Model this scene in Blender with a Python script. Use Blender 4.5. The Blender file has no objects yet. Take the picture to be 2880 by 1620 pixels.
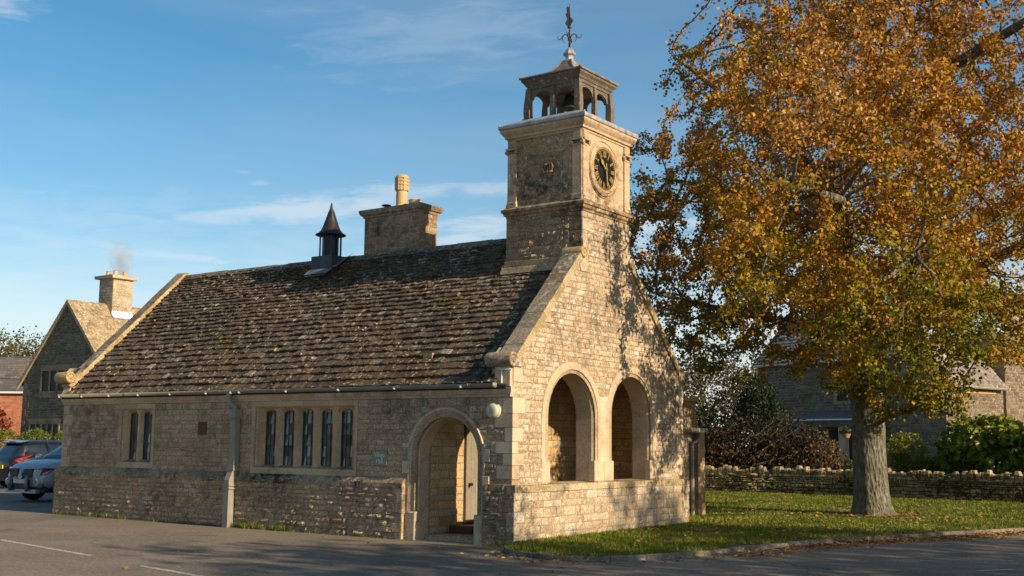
import bpy, math, random, os
import numpy as np
from mathutils import Matrix, Vector, kdtree, noise
from mathutils.geometry import tessellate_polygon
random.seed(7); RNG = np.random.default_rng(7)
S = bpy.context.scene
K = 0.77          # every coordinate below is in units of 0.77 m
PI = math.pi
R = math.radians
U = random.uniform

# ------------------------------------------------------------------ camera
cam_d = bpy.data.cameras.new('camera'); cam = bpy.data.objects.new('camera', cam_d); S.collection.objects.link(cam)
S.camera = cam
yaw, pitch, roll = 0.61746, 0.13476, 0.009936
fw = Vector((-math.sin(yaw)*math.cos(pitch), math.cos(yaw)*math.cos(pitch), math.sin(pitch)))
rt = Vector((math.cos(yaw), math.sin(yaw), 0)); up = rt.cross(fw)
r2 = rt*math.cos(roll)+up*math.sin(roll); u2 = -rt*math.sin(roll)+up*math.cos(roll)
CAM = Vector((14.1372, -19.9729, 2.15))
M = Matrix.Identity(4)
for i in range(3):
    M[i][0] = r2[i]; M[i][1] = u2[i]; M[i][2] = -fw[i]; M[i][3] = CAM[i]*K
cam.matrix_world = M
cam_d.sensor_width = 36; cam_d.lens = 40.28; cam_d.clip_start = 0.1; cam_d.clip_end = 3000

# ------------------------------------------------------------------ light
EL = 24.7; AZ = 1.3     # the sun stands almost in line with the long wall, a hair in front of it
W = bpy.data.worlds.new('World'); S.world = W; W.use_nodes = True
nt = W.node_tree; nt.nodes.clear()
wo = nt.nodes.new('ShaderNodeOutputWorld'); bg = nt.nodes.new('ShaderNodeBackground')
sky = nt.nodes.new('ShaderNodeTexSky'); sky.sky_type = 'NISHITA'; sky.sun_disc = False
sky.sun_elevation = R(EL); sky.sun_rotation = R(90+AZ); sky.air_density = 1.0; sky.dust_density = 0.6; sky.ozone_density = 2.2
SKY_STRENGTH = 0.072
bg.inputs['Strength'].default_value = SKY_STRENGTH
CLOUDS = [(-.80, .199, .095, .013, .42, .16), (-.72, .212, .06, .008, .30, .10), (-.893, .188, .022, .006, .3, .1), (-.66, .180, .06, .014, .42, .12), (-.635, .220, .05, .006, .28, .1), (-.905, .153, .075, .006, .42, -.05), (-.958, .158, .035, .007, .34, -.2), (-.83, .152, .05, .005, .30, -.05), (-1.055, .345, .03, .014, .40, .3), (-.69, .352, .10, .03, .12, .1), (-.852, .226, .009, .003, .2, 0), (-.84, .219, .008, .003, .16, 0), (-.45, .17, .2, .03, .5, 0)]
tc = nt.nodes.new('ShaderNodeTexCoord'); mp = nt.nodes.new('ShaderNodeMapping')
mp.inputs['Rotation'].default_value = (0, R(4), yaw)
mp.inputs['Scale'].default_value = (1.3, 1.3, 8.5)
nt.links.new(tc.outputs['Generated'], mp.inputs['Vector'])
n1 = nt.nodes.new('ShaderNodeTexNoise'); n1.inputs['Scale'].default_value = 3.1; n1.inputs['Detail'].default_value = 9; n1.inputs['Roughness'].default_value = 0.55
n1.inputs['Distortion'].default_value = 0.3
mp.inputs['Location'].default_value = (2.3, 1.4, .35)
nt.links.new(mp.outputs[0], n1.inputs['Vector'])
cr = nt.nodes.new('ShaderNodeMapRange'); cr.inputs[1].default_value = 0.50; cr.inputs[2].default_value = 0.72; cr.inputs[4].default_value = 0.55
nt.links.new(n1.outputs['Fac'], cr.inputs[0])
# a thin wide veil on top of the narrow wisps
n2 = nt.nodes.new('ShaderNodeTexNoise'); n2.inputs['Scale'].default_value = 1.3; n2.inputs['Detail'].default_value = 6
nt.links.new(mp.outputs[0], n2.inputs['Vector'])
c2 = nt.nodes.new('ShaderNodeMapRange'); c2.inputs[1].default_value = 0.42; c2.inputs[2].default_value = 0.75; c2.inputs[4].default_value = 0.13
nt.links.new(n2.outputs['Fac'], c2.inputs[0])
sep = nt.nodes.new('ShaderNodeSeparateXYZ'); nt.links.new(tc.outputs['Generated'], sep.inputs[0])
# haze bank close to the horizon where the clouds thicken
low = nt.nodes.new('ShaderNodeMapRange'); low.inputs[1].default_value = 0.27; low.inputs[2].default_value = 0.16; low.inputs[3].default_value = 0.0; low.inputs[4].default_value = 1.0
nt.links.new(sep.outputs['Z'], low.inputs[0])
# wisps of cirrus: drifting fibres gathered at a few bearings and heights of the sky
def nm(op, a, b=None):
    n = nt.nodes.new('ShaderNodeMath'); n.operation = op
    for i, s in enumerate((a, b)):
        if s is None: continue
        if isinstance(s, bpy.types.NodeSocket): nt.links.new(s, n.inputs[i])
        else: n.inputs[i].default_value = s
    return n.outputs[0]
az = nm('ARCTAN2', sep.outputs['X'], sep.outputs['Y']); el = nm('ARCSINE', sep.outputs['Z'])
cv = nt.nodes.new('ShaderNodeCombineXYZ'); nt.links.new(nm('MULTIPLY', az, 9.0), cv.inputs[0]); nt.links.new(nm('MULTIPLY', nm('SUBTRACT', el, nm('MULTIPLY', az, 0.08)), 42.0), cv.inputs[1])
fb = nt.nodes.new('ShaderNodeTexNoise'); fb.inputs['Scale'].default_value = 1.6; fb.inputs['Detail'].default_value = 10; fb.inputs['Roughness'].default_value = .62; fb.inputs['Distortion'].default_value = .5
nt.links.new(cv.outputs[0], fb.inputs['Vector'])
wob = nt.nodes.new('ShaderNodeMapRange'); wob.inputs[1].default_value = .3; wob.inputs[2].default_value = .7; wob.inputs[3].default_value = -.85; wob.inputs[4].default_value = .95; nt.links.new(fb.outputs['Fac'], wob.inputs[0])
tot_ = None
for a_, e_, sa_, se_, k_, sl_ in CLOUDS:
    da = nm('DIVIDE', nm('SUBTRACT', az, a_), sa_); de = nm('DIVIDE', nm('SUBTRACT', nm('SUBTRACT', el, e_), nm('MULTIPLY', nm('SUBTRACT', az, a_), sl_)), se_)
    r_ = nm('SQRT', nm('ADD', nm('MULTIPLY', da, da), nm('MULTIPLY', de, de)))
    m_ = nt.nodes.new('ShaderNodeMapRange'); m_.interpolation_type = 'SMOOTHSTEP'; m_.inputs[1].default_value = 0; m_.inputs[2].default_value = 1.5; m_.inputs[3].default_value = k_; m_.inputs[4].default_value = 0
    nt.links.new(nm('ADD', r_, wob.outputs[0]), m_.inputs[0]); tot_ = m_.outputs[0] if tot_ is None else nm('MAXIMUM', tot_, m_.outputs[0])
bank = nt.nodes.new('ShaderNodeMapRange'); bank.inputs[1].default_value = .21; bank.inputs[2].default_value = .03; bank.inputs[4].default_value = .72; nt.links.new(nm('ADD', el, nm('MULTIPLY', wob.outputs[0], .03)), bank.inputs[0])
ad = nt.nodes.new('ShaderNodeMath'); ad.operation = 'ADD'; ad.use_clamp = True
nt.links.new(nm('MAXIMUM', tot_, bank.outputs[0]), ad.inputs[0]); nt.links.new(c2.outputs[0], ad.inputs[1])
hs = nt.nodes.new('ShaderNodeHueSaturation'); hs.inputs['Saturation'].default_value = 1.28; hs.inputs['Value'].default_value = 1.30; hs.inputs['Hue'].default_value = .488
nt.links.new(sky.outputs[0], hs.inputs['Color'])
mx = nt.nodes.new('ShaderNodeMixRGB'); mx.inputs[2].default_value = (8.6, 8.7, 8.7, 1)
nt.links.new(ad.outputs[0], mx.inputs[0]); nt.links.new(hs.outputs[0], mx.inputs[1])
nt.links.new(mx.outputs[0], bg.inputs['Color']); nt.links.new(bg.outputs[0], wo.inputs['Surface'])
sl = bpy.data.lights.new('sun', 'SUN'); sl.energy = 5.0; sl.angle = R(0.55); sl.color = (1.0, 0.81, 0.585)
so = bpy.data.objects.new('sun', sl); S.collection.objects.link(so)
sd = Vector((math.cos(R(EL))*math.cos(R(AZ)), -math.cos(R(EL))*math.sin(R(AZ)), math.sin(R(EL))))
so.rotation_euler = sd.to_track_quat('Z', 'Y').to_euler(); so.location = (30, -3, 30)
S.view_settings.view_transform = 'Standard'; S.view_settings.look = 'None'
S.view_settings.exposure = 0.53; S.view_settings.gamma = 1.0; S.view_settings.use_curve_mapping = False
S.render.engine = 'CYCLES'
S.cycles.max_bounces = 6; S.cycles.transparent_max_bounces = 8; S.cycles.volume_bounces = 0

# ------------------------------------------------------------------ helpers
def thing(name, loc, label, cat, group=None, kind=None):
    o = bpy.data.objects.new(name, None); S.collection.objects.link(o)
    o.location = Vector(loc)*K; o.empty_display_size = 0.2
    o['_l'] = [float(v) for v in loc]
    return tag(o, label, cat, group, kind)
def tag(o, label=None, cat=None, group=None, kind=None):
    if label: o['label'] = label
    if cat: o['category'] = cat
    if group: o['group'] = group
    if kind: o['kind'] = kind
    return o
ORG = {}
def mk(name, verts, faces, mats, parent=None, mi=None, smooth=False, org=None):
    """verts in world units; origin = org, or the parent's origin for a part"""
    v = np.asarray(verts, dtype=np.float64).reshape(-1, 3)
    if parent is not None: o0 = np.array(ORG.get(parent.name, parent.get('_l', (0, 0, 0))), dtype=float)
    else: o0 = np.array(org if org is not None else (0, 0, 0), dtype=float)
    me = bpy.data.meshes.new(name)
    if isinstance(faces, np.ndarray):
        k = faces.shape[1]; nf = faces.shape[0]
        me.vertices.add(len(v)); me.vertices.foreach_set('co', ((v-o0)*K).astype(np.float32).ravel())
        me.loops.add(nf*k); me.loops.foreach_set('vertex_index', faces.astype(np.int32).ravel())
        me.polygons.add(nf); me.polygons.foreach_set('loop_start', np.arange(0, nf*k, k, dtype=np.int32))
        me.update(calc_edges=True)
    else:
        me.from_pydata([tuple(x) for x in (v-o0)*K], [], faces)
    if not isinstance(mats, (list, tuple)): mats = [mats]
    for m in mats: me.materials.append(m)
    if mi is not None: me.polygons.foreach_set('material_index', np.asarray(mi, dtype=np.int32))
    if smooth: me.polygons.foreach_set('use_smooth', np.ones(len(me.polygons), dtype=bool))
    me.update()
    o = bpy.data.objects.new(name, me); S.collection.objects.link(o)
    ORG[o.name] = o0
    if parent is not None: o.parent = parent
    else: o.location = Vector(o0)*K
    return o
class G:
    def __init__(s): s.v = []; s.f = []; s.m = []; s.cm = 0
    def add(s, vs, fs):
        b = len(s.v); s.v += [tuple(x) for x in vs]
        for f in fs: s.f.append(tuple(i+b for i in f)); s.m.append(s.cm)
    def hexa(s, p):
        s.add(p, [(0, 3, 2, 1), (4, 5, 6, 7), (0, 1, 5, 4), (1, 2, 6, 5), (2, 3, 7, 6), (3, 0, 4, 7)])
    def box(s, x0, x1, y0, y1, z0, z1, j=0):
        p = [(x0, y0, z0), (x1, y0, z0), (x1, y1, z0), (x0, y1, z0), (x0, y0, z1), (x1, y0, z1), (x1, y1, z1), (x0, y1, z1)]
        if j: p = [(a+U(-j, j), b+U(-j, j), c+U(-j, j)) for a, b, c in p]
        s.hexa(p)
    def fbox(s, fr, u0, u1, z0, z1, n0, n1, ch=0.0, j=0):
        """box in a wall frame; front edges chamfered by ch"""
        if ch:
            a = [fr(u0, z0, n0), fr(u1, z0, n0), fr(u1, z1, n0), fr(u0, z1, n0)]
            b = [fr(u0, z0, n1-ch), fr(u1, z0, n1-ch), fr(u1, z1, n1-ch), fr(u0, z1, n1-ch)]
            c = [fr(u0+ch, z0+ch, n1+U(-j, j)), fr(u1-ch, z0+ch, n1+U(-j, j)), fr(u1-ch, z1-ch, n1+U(-j, j)), fr(u0+ch, z1-ch, n1+U(-j, j))]
            f = [(8, 9, 10, 11), (3, 2, 1, 0)]
            for k in range(4):
                l = (k+1) % 4
                f += [(k, l, 4+l, 4+k), (4+k, 4+l, 8+l, 8+k)]
            s.add(a+b+c, f)
        else:
            s.hexa([fr(u0, z0, n0), fr(u1, z0, n0), fr(u1, z0, n1), fr(u0, z0, n1), fr(u0, z1, n0), fr(u1, z1, n0), fr(u1, z1, n1), fr(u0, z1, n1)])
    def prism(s, poly, f0, f1):
        """poly: list of 2-D points; f0/f1 map them to the two end faces"""
        n = len(poly); a = [f0(*p) for p in poly]; b = [f1(*p) for p in poly]
        tri = tessellate_polygon([[Vector((p[0], p[1], 0)) for p in poly]])
        fs = [tuple(t) for t in tri]+[tuple(i+n for i in reversed(t)) for t in tri]
        fs += [(i, (i+1) % n, (i+1) % n+n, i+n) for i in range(n)]
        s.add(a+b, fs)
    def sheet(s, loops, fr, n0, n1):
        """plate between depth n0 and n1 with holes; loops of (u, z)"""
        vs = [p for l in loops for p in l]
        tri = tessellate_polygon([[Vector((p[0], p[1], 0)) for p in l] for l in loops])
        N = len(vs); fs = [tuple(t) for t in tri]+[tuple(i+N for i in reversed(t)) for t in tri]
        b = 0
        for l in loops:
            n = len(l)
            fs += [(b+i, b+(i+1) % n, b+(i+1) % n+N, b+i+N) for i in range(n)]; b += n
        s.add([fr(p[0], p[1], n1) for p in vs]+[fr(p[0], p[1], n0) for p in vs], fs)
    def sweep(s, path, prof, fr, closed=False):
        """path: (u, z, du, dz) points with outward direction; prof: (offset, n)"""
        m = len(prof); vs = [fr(u+a*o, z+b*o, n) for (u, z, a, b) in path for (o, n) in prof]
        fs = []; N = len(path)
        for i in range(N if closed else N-1):
            k = (i+1) % N
            for j in range(m-1):
                fs.append((i*m+j, k*m+j, k*m+j+1, i*m+j+1))
        s.add(vs, fs)
    def sq(s, cx, cy, prof, hx=0, hy=0, cap=True):
        """square mouldings stacked: prof = [(offset, z)]"""
        vs = []; fs = []
        for o, z in prof:
            vs += [(cx-hx-o, cy-hy-o, z), (cx+hx+o, cy-hy-o, z), (cx+hx+o, cy+hy+o, z), (cx-hx-o, cy+hy+o, z)]
        for i in range(len(prof)-1):
            for k in range(4): fs.append((i*4+k, i*4+(k+1) % 4, i*4+4+(k+1) % 4, i*4+4+k))
        if cap:
            fs.append((3, 2, 1, 0)); e = (len(prof)-1)*4; fs.append((e, e+1, e+2, e+3))
        s.add(vs, fs)
    def lathe(s, prof, c=(0, 0, 0), seg=16, axis='z', cap=True, a0=0):
        vs = []; fs = []
        for r, h in prof:
            for k in range(seg):
                a = a0+2*PI*k/seg; p, q = r*math.cos(a), r*math.sin(a)
                d = {'z': (p, q, h), 'x': (h, p, q), 'y': (q, h, p)}[axis]
                vs.append((c[0]+d[0], c[1]+d[1], c[2]+d[2]))
        for i in range(len(prof)-1):
            for k in range(seg): fs.append((i*seg+k, i*seg+(k+1) % seg, (i+1)*seg+(k+1) % seg, (i+1)*seg+k))
        if cap:
            fs.append(tuple(reversed(range(seg)))); fs.append(tuple(range((len(prof)-1)*seg, len(prof)*seg)))
        s.add(vs, fs)
    def tube(s, pts, rad, seg=6, cap=True):
        P = [Vector(p) for p in pts]; n = len(P)
        if n < 2: return
        if not hasattr(rad, '__len__'): rad = [rad]*n
        vs = []; fs = []
        t = (P[1]-P[0]).normalized(); a = t.orthogonal().normalized()
        for i in range(n):
            t = (P[min(i+1, n-1)]-P[max(i-1, 0)]).normalized()
            a = (a-t*a.dot(t))
            a = a.normalized() if a.length > 1e-6 else t.orthogonal().normalized()
            b = t.cross(a)
            for k in range(seg):
                q = P[i]+(a*math.cos(2*PI*k/seg)+b*math.sin(2*PI*k/seg))*rad[i]; vs.append(tuple(q))
        for i in range(n-1):
            for k in range(seg): fs.append((i*seg+k, i*seg+(k+1) % seg, (i+1)*seg+(k+1) % seg, (i+1)*seg+k))
        if cap: fs.append(tuple(reversed(range(seg)))); fs.append(tuple(range((n-1)*seg, n*seg)))
        s.add(vs, fs)
    def mk(s, name, mats, parent=None, smooth=False, org=None):
        return mk(name, s.v, s.f, mats, parent, s.m, smooth, org)
def arch_path(uc, r, z0, zs, n=20, off=0.0):
    r += off
    p = [(uc-r, z0, -1, 0), (uc-r, (z0+zs)/2, -1, 0)]
    for i in range(n+1):
        a = PI-PI*i/n; p.append((uc+r*math.cos(a), zs+r*math.sin(a), math.cos(a), math.sin(a)))
    p += [(uc+r, (z0+zs)/2, 1, 0), (uc+r, z0, 1, 0)]
    return p
def arch_loop(uc, r, z0, zs, n=20):
    return [(p[0], p[1]) for p in arch_path(uc, r, z0, zs, n)]
def hole(u0, u1, z0, z1): return lambda z: (u0, u1) if z0 < z < z1 else None
def ahole(uc, r, z0, zs):
    def f(z):
        if z < z0 or z > zs+r: return None
        if z < zs: return (uc-r, uc+r)
        w = math.sqrt(max(r*r-(z-zs)**2, 0)); return (uc-w, uc+w)
    return f
def ivs(base, holes):
    def f(z):
        b = base(z)
        if not b: return []
        L = [b]
        for h in holes:
            c = h(z)
            if not c: continue
            N = []
            for a, e in L:
                if c[1] <= a or c[0] >= e: N.append((a, e)); continue
                if c[0] > a: N.append((a, c[0]))
                if c[1] < e: N.append((c[1], e))
            L = N
        return L
    return f
def inter(A, B):
    return [(max(a, c), min(b, d)) for a, b in A for c, d in B if min(b, d)-max(a, c) > 0.05]
def masonry(g, fr, z0, z1, iv, ch=(.1, .16), wd=(.14, .42), prot=(.004, .022), rough=.008, gap=.007, n0=0.0, big=0.04):
    z = z0
    while z < z1-0.03:
        h = U(*ch)
        if random.random() < big: h *= 1.35
        h = min(h, z1-z)
        if z1-z-h < 0.05: h = z1-z
        I = inter(inter(iv(z+.012), iv(z+h*.5)), iv(z+h-.012))
        for a, b in I:
            u = a
            while u < b-1e-4:
                w = U(*wd)*(.75+h*2.2)
                if b-u-w < .09: w = b-u
                if w > .62: w *= .5
                stone(g, fr, u+gap, u+w-gap, z+gap, z+h-gap, n0, U(*prot), rough)
                u += w
        z += h
def stone(g, fr, u0, u1, z0, z1, n0, pr, rough):
    nx = 4 if u1-u0 > .16 else 3
    j = min(.007, (z1-z0)*.08)
    dz0, dz1 = U(-j, j), U(-j, j); vs = []; e = .006
    ny = 3
    for jy in range(ny):
        for ix in range(nx):
            fx = ix/(nx-1); fy = jy/(ny-1)
            edge = ix in (0, nx-1) or jy in (0, ny-1)
            uu = u0+e+(u1-u0-2*e)*fx+(U(-j, j) if not edge else U(-j*.5, j*.5)); zz = z0+e+(z1-z0-2*e)*fy+dz0*(1-fy)+dz1*fy
            vs.append(fr(uu, zz, n0+pr*(.45 if edge else 1)+U(-rough, rough)))
    ring = [i for i in range(nx)]+[nx*k+nx-1 for k in range(1, ny)]+[nx*(ny-1)+i for i in range(nx-2, -1, -1)]+[nx*k for k in range(ny-2, 0, -1)]
    b = len(vs)
    for i in ring:
        fx = (i % nx)/(nx-1); fy = (i//nx)/(ny-1)
        vs.append(fr(u0+(u1-u0)*fx, z0+(z1-z0)*fy+dz0*(1-fy)+dz1*fy, n0-.015))
    fs = [(y*nx+x, y*nx+x+1, (y+1)*nx+x+1, (y+1)*nx+x) for y in range(ny-1) for x in range(nx-1)]
    m = len(ring)
    fs += [(ring[k], b+k, b+(k+1) % m, ring[(k+1) % m]) for k in range(m)]
    g.add(vs, fs)

# ------------------------------------------------------------------ materials
def newmat(name):
    m = bpy.data.materials.new(name); m.use_nodes = True; t = m.node_tree
    b = t.nodes['Principled BSDF']; return m, t, b
def N(t, ty, **kw):
    n = t.nodes.new(ty)
    for k, v in kw.items():
        if k.startswith('i_'): n.inputs[k[2:].replace('_', ' ')].default_value = v
        else: setattr(n, k, v)
    return n
def noise_n(t, scale, detail=4, rough=.55, vec=None):
    n = N(t, 'ShaderNodeTexNoise'); n.inputs['Scale'].default_value = scale; n.inputs['Detail'].default_value = detail; n.inputs['Roughness'].default_value = rough
    if vec: t.links.new(vec, n.inputs['Vector'])
    return n.outputs['Fac']
def rng_n(t, src, a, b, c=0., d=1.):
    n = N(t, 'ShaderNodeMapRange'); t.links.new(src, n.inputs[0])
    for i, v in enumerate((a, b, c, d)): n.inputs[i+1].default_value = v
    return n.outputs[0]
def mix_n(t, fac, a, b, mode='MIX'):
    n = N(t, 'ShaderNodeMixRGB', blend_type=mode)
    for i, s in enumerate((fac, a, b)):
        if hasattr(s, 'is_linked') or isinstance(s, bpy.types.NodeSocket): t.links.new(s, n.inputs[i])
        elif isinstance(s, (int, float)): n.inputs[i].default_value = s if i == 0 else (s, s, s, 1)
        else: n.inputs[i].default_value = (*s, 1)
    return n.outputs[0]
def math_n(t, op, a, b):
    n = N(t, 'ShaderNodeMath', operation=op)
    for i, s in enumerate((a, b)):
        if isinstance(s, bpy.types.NodeSocket): t.links.new(s, n.inputs[i])
        else: n.inputs[i].default_value = s
    return n.outputs[0]
def stone_mat(name, c1, c2, spot=(.62, .58, .5), spots=.25, dark=.35, darkc=(.07, .055, .04), bump=.5, islands=True, moss=None, mossc=(.09, .075, .02), rough=.92, sc=1.0, vertstain=0, ao=0, blocks=None, isl=.55, grain=.75, pale=0):
    m, t, b = newmat(name)
    tco = N(t, 'ShaderNodeTexCoord'); v = tco.outputs['Object']
    col = mix_n(t, rng_n(t, noise_n(t, 1.3*sc, 3, .5, v), .35, .68), c1, c2)
    if islands:
        geo = N(t, 'ShaderNodeNewGeometry'); ri = geo.outputs['Random Per Island']
        col = mix_n(t, isl, col, mix_n(t, ri, tuple(x*.70 for x in c1), tuple(min(x*1.22, .8) for x in c2)))
        wn = N(t, 'ShaderNodeTexWhiteNoise'); wn.noise_dimensions = '1D'; t.links.new(ri, wn.inputs['W'])
        hsn = N(t, 'ShaderNodeHueSaturation'); t.links.new(col, hsn.inputs['Color'])
        t.links.new(rng_n(t, wn.outputs['Value'], 0, 1, .492, .508), hsn.inputs['Hue'])
        t.links.new(rng_n(t, wn.outputs['Value'], 0, 1, 1.12, .88), hsn.inputs['Saturation'])
        col = hsn.outputs[0]
        if pale:
            w2_ = N(t, 'ShaderNodeTexWhiteNoise'); w2_.noise_dimensions = '1D'; t.links.new(math_n(t, 'MULTIPLY', ri, 37.3), w2_.inputs['W'])
            col = mix_n(t, rng_n(t, w2_.outputs['Value'], 1-pale, 1, 0, .6), col, spot)
    # grain
    col = mix_n(t, grain, col, rng_n_col(t, noise_n(t, 34*sc, 5, .7, v), .34, .66, .30, 1.7), 'MULTIPLY')
    if blocks:
        bv = N(t, 'ShaderNodeMapping'); t.links.new(v, bv.inputs[0]); bv.inputs['Rotation'].default_value = blocks[3]
        bk = N(t, 'ShaderNodeTexBrick'); t.links.new(bv.outputs[0], bk.inputs['Vector'])
        bk.inputs['Scale'].default_value = 1.0; bk.inputs['Brick Width'].default_value = blocks[0]; bk.inputs['Row Height'].default_value = blocks[1]; bk.inputs['Mortar Size'].default_value = blocks[2]
        bk.inputs['Color1'].default_value = (.68, .68, .68, 1); bk.inputs['Color2'].default_value = (1.15, 1.1, 1.0, 1); bk.inputs['Mortar'].default_value = (.6, .57, .52, 1); bk.inputs['Mortar Smooth'].default_value = .3
        col = mix_n(t, 1.0, col, bk.outputs['Color'], 'MULTIPLY')
    if dark:
        big = noise_n(t, .9*sc, 5, .65, v)
        fine = noise_n(t, 7*sc, 6, .7, v)
        s = math_n(t, 'MULTIPLY', rng_n(t, big, .42, .66), rng_n(t, fine, .38, .62))
        col = mix_n(t, math_n(t, 'MULTIPLY', s, dark*1.6), col, darkc)
    if moss:
        s = math_n(t, 'MULTIPLY', rng_n(t, noise_n(t, .8*sc, 4, .6, v), .52, .66), rng_n(t, noise_n(t, 5*sc, 4, .6, v), .4, .6))
        col = mix_n(t, math_n(t, 'MULTIPLY', s, moss), col, mossc)
    if spots:
        vo = noise_n(t, 11*sc, 4, .62, v)
        reg = rng_n(t, noise_n(t, 1.6*sc, 3, .5, v), .38, .6, .15, 1)
        s = math_n(t, 'MULTIPLY', rng_n(t, vo, .60-.06*spots, .68-.06*spots), reg)
        s = math_n(t, 'MULTIPLY', s, rng_n(t, noise_n(t, 40*sc, 2, .5, v), .35, .5, .3, 1))
        col = mix_n(t, math_n(t, 'MULTIPLY', s, min(.9, .55+spots*.4)), col, spot)
    t.links.new(col, b.inputs['Base Color']); b.inputs['Roughness'].default_value = rough
    try: b.inputs['Specular IOR Level'].default_value = .25
    except Exception: pass
    h = mix_n(t, .5, noise_n(t, 9*sc, 6, .7, v), noise_n(t, 48*sc, 4, .7, v))
    bp = N(t, 'ShaderNodeBump'); bp.inputs['Strength'].default_value = bump; bp.inputs['Distance'].default_value = .03/sc
    t.links.new(h, bp.inputs['Height']); t.links.new(bp.outputs[0], b.inputs['Normal'])
    return m
def rng_n_col(t, src, a, b, c, d):
    o = rng_n(t, src, a, b, c, d); n = N(t, 'ShaderNodeCombineXYZ')
    for i in range(3): t.links.new(o, n.inputs[i])
    return n.outputs[0]
def plain(name, col, rough=.6, metal=0, nz=.15, sc=8, bump=.1, spec=.4):
    m, t, b = newmat(name)
    v = N(t, 'ShaderNodeTexCoord').outputs['Object']
    c = mix_n(t, rng_n(t, noise_n(t, sc, 4, .6, v), .3, .7), tuple(x*(1-nz) for x in col), tuple(min(1, x*(1+nz)) for x in col))
    t.links.new(c, b.inputs['Base Color']); b.inputs['Metallic'].default_value = metal
    t.links.new(rng_n(t, noise_n(t, sc*2, 3, .6, v), .3, .7, max(rough-.1, 0.02), min(rough+.1, 1)), b.inputs['Roughness'])
    b.inputs['Specular IOR Level'].default_value = spec
    if bump:
        bp = N(t, 'ShaderNodeBump'); bp.inputs['Strength'].default_value = bump; bp.inputs['Distance'].default_value = .01
        t.links.new(noise_n(t, sc*5, 4, .6, v), bp.inputs['Height']); t.links.new(bp.outputs[0], b.inputs['Normal'])
    return m
def leaf_mat(name, ramp, trans=.35, sc=.35, rough=.55, zfade=None):
    """ramp: colours picked per leaf; a position noise shifts whole clumps along it"""
    m, t, b = newmat(name); t.nodes.remove(b)
    v = N(t, 'ShaderNodeTexCoord').outputs['Object']
    ri = N(t, 'ShaderNodeNewGeometry').outputs['Random Per Island']
    cl = rng_n(t, noise_n(t, sc, 3, .6, v), .34, .66)
    f = mix_n(t, .52, ri, cl)
    if zfade:
        sp = N(t, 'ShaderNodeSeparateXYZ'); t.links.new(v, sp.inputs[0])
        f = mix_n(t, zfade[2], f, rng_n(t, sp.outputs['Z'], zfade[0], zfade[1]))
    cr = N(t, 'ShaderNodeValToRGB'); e = cr.color_ramp.elements
    for i, (p, c) in enumerate(ramp):
        if i < 2: e[i].position = p; e[i].color = (*c, 1)
        else: x = e.new(p); x.color = (*c, 1)
    t.links.new(f, cr.inputs[0])
    d = N(t, 'ShaderNodeBsdfPrincipled'); d.inputs['Roughness'].default_value = rough; d.inputs['Specular IOR Level'].default_value = .15
    tr = N(t, 'ShaderNodeBsdfTranslucent'); ms = N(t, 'ShaderNodeMixShader'); ms.inputs[0].default_value = trans
    t.links.new(cr.outputs[0], d.inputs['Base Color']); t.links.new(cr.outputs[0], tr.inputs['Color'])
    t.links.new(d.outputs[0], ms.inputs[1]); t.links.new(tr.outputs[0], ms.inputs[2])
    t.links.new(ms.outputs[0], t.nodes['Material Output'].inputs['Surface'])
    return m
MT = {}
MT['rubble'] = stone_mat('rubble_limestone', (.375, .286, .175), (.50, .395, .262), pale=.05, spots=.95, dark=.5, bump=.9, isl=.45)
MT['rubble_dk'] = stone_mat('weathered_rubble', (.29, .20, .115), (.41, .29, .17), spots=.5, dark=.7, bump=1.0, spot=(.5, .46, .37), isl=.6)
MT['rubble_front'] = stone_mat('shade_toned_rubble', (.375, .268, .160), (.485, .358, .225), spot=(.5, .44, .34), spots=.35, dark=.55, bump=.9, isl=.4)  # warmer copy of the gable rubble, carrying the long wall's shade tone
MT['mortar'] = stone_mat('lime_mortar', (.30, .215, .125), (.38, .28, .165), spots=0, dark=.45, bump=.5, islands=False)
MT['ashlar'] = stone_mat('dressed_limestone', (.45, .35, .225), (.55, .44, .295), spots=.3, dark=.4, bump=.35, isl=.35, grain=.35)
MT['ashlar_w'] = stone_mat('weathered_limestone', (.31, .22, .115), (.42, .305, .165), spots=.7, dark=.75, bump=.7)
MT['coping'] = stone_mat('lichened_coping', (.22, .17, .11), (.34, .27, .18), spot=(.52, .49, .42), spots=1.1, dark=.7, bump=.5, sc=.8)
MT['copside'] = stone_mat('golden_coping_side', (.34, .25, .12), (.44, .33, .17), spots=.3, dark=.3, bump=.3)
MT['inner'] = stone_mat('porch_stone', (.44, .30, .14), (.55, .39, .2), spots=.05, dark=.3, bump=.5)
MT['tile'] = stone_mat('stone_slate', (.075, .052, .031), (.135, .096, .060), pale=.045, spot=(.52, .45, .35), spots=.75, dark=.65, darkc=(.022, .018, .012), bump=1.0, isl=.7, moss=1.7, mossc=(.075, .045, .010), sc=1.1)
MT['tile_top'] = stone_mat('ridge_stone', (.13, .11, .08), (.2, .165, .12), spot=(.42, .42, .36), spots=1.0, dark=.6, bump=.7, moss=.5)
MT['lead'] = plain('weathered_lead', (.33, .33, .33), .55, .25, .35, 6, .25)
MT['dmetal'] = plain('black_painted_metal', (.018, .02, .026), .38, .3, .3, 7, .12)
MT['conem'] = plain('oxidised_copper_cone', (.045, .038, .034), .45, .55, .35, 5, .15)
MT['iron'] = plain('rusty_iron', (.08, .045, .03), .7, .4, .4, 20, .2)
MT['pipe'] = plain('grey_green_cast_iron', (.24, .225, .17), .5, 0, .12, 6, .08)
MT['oakwood'] = stone_mat('weathered_oak', (.12, .098, .070), (.18, .148, .105), spots=.2, dark=.4, bump=.35, sc=1.4, grain=.4, islands=False)
MT['gold'] = plain('gilt', (.52, .36, .12), .4, .5, .1, 10, .05)
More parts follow.
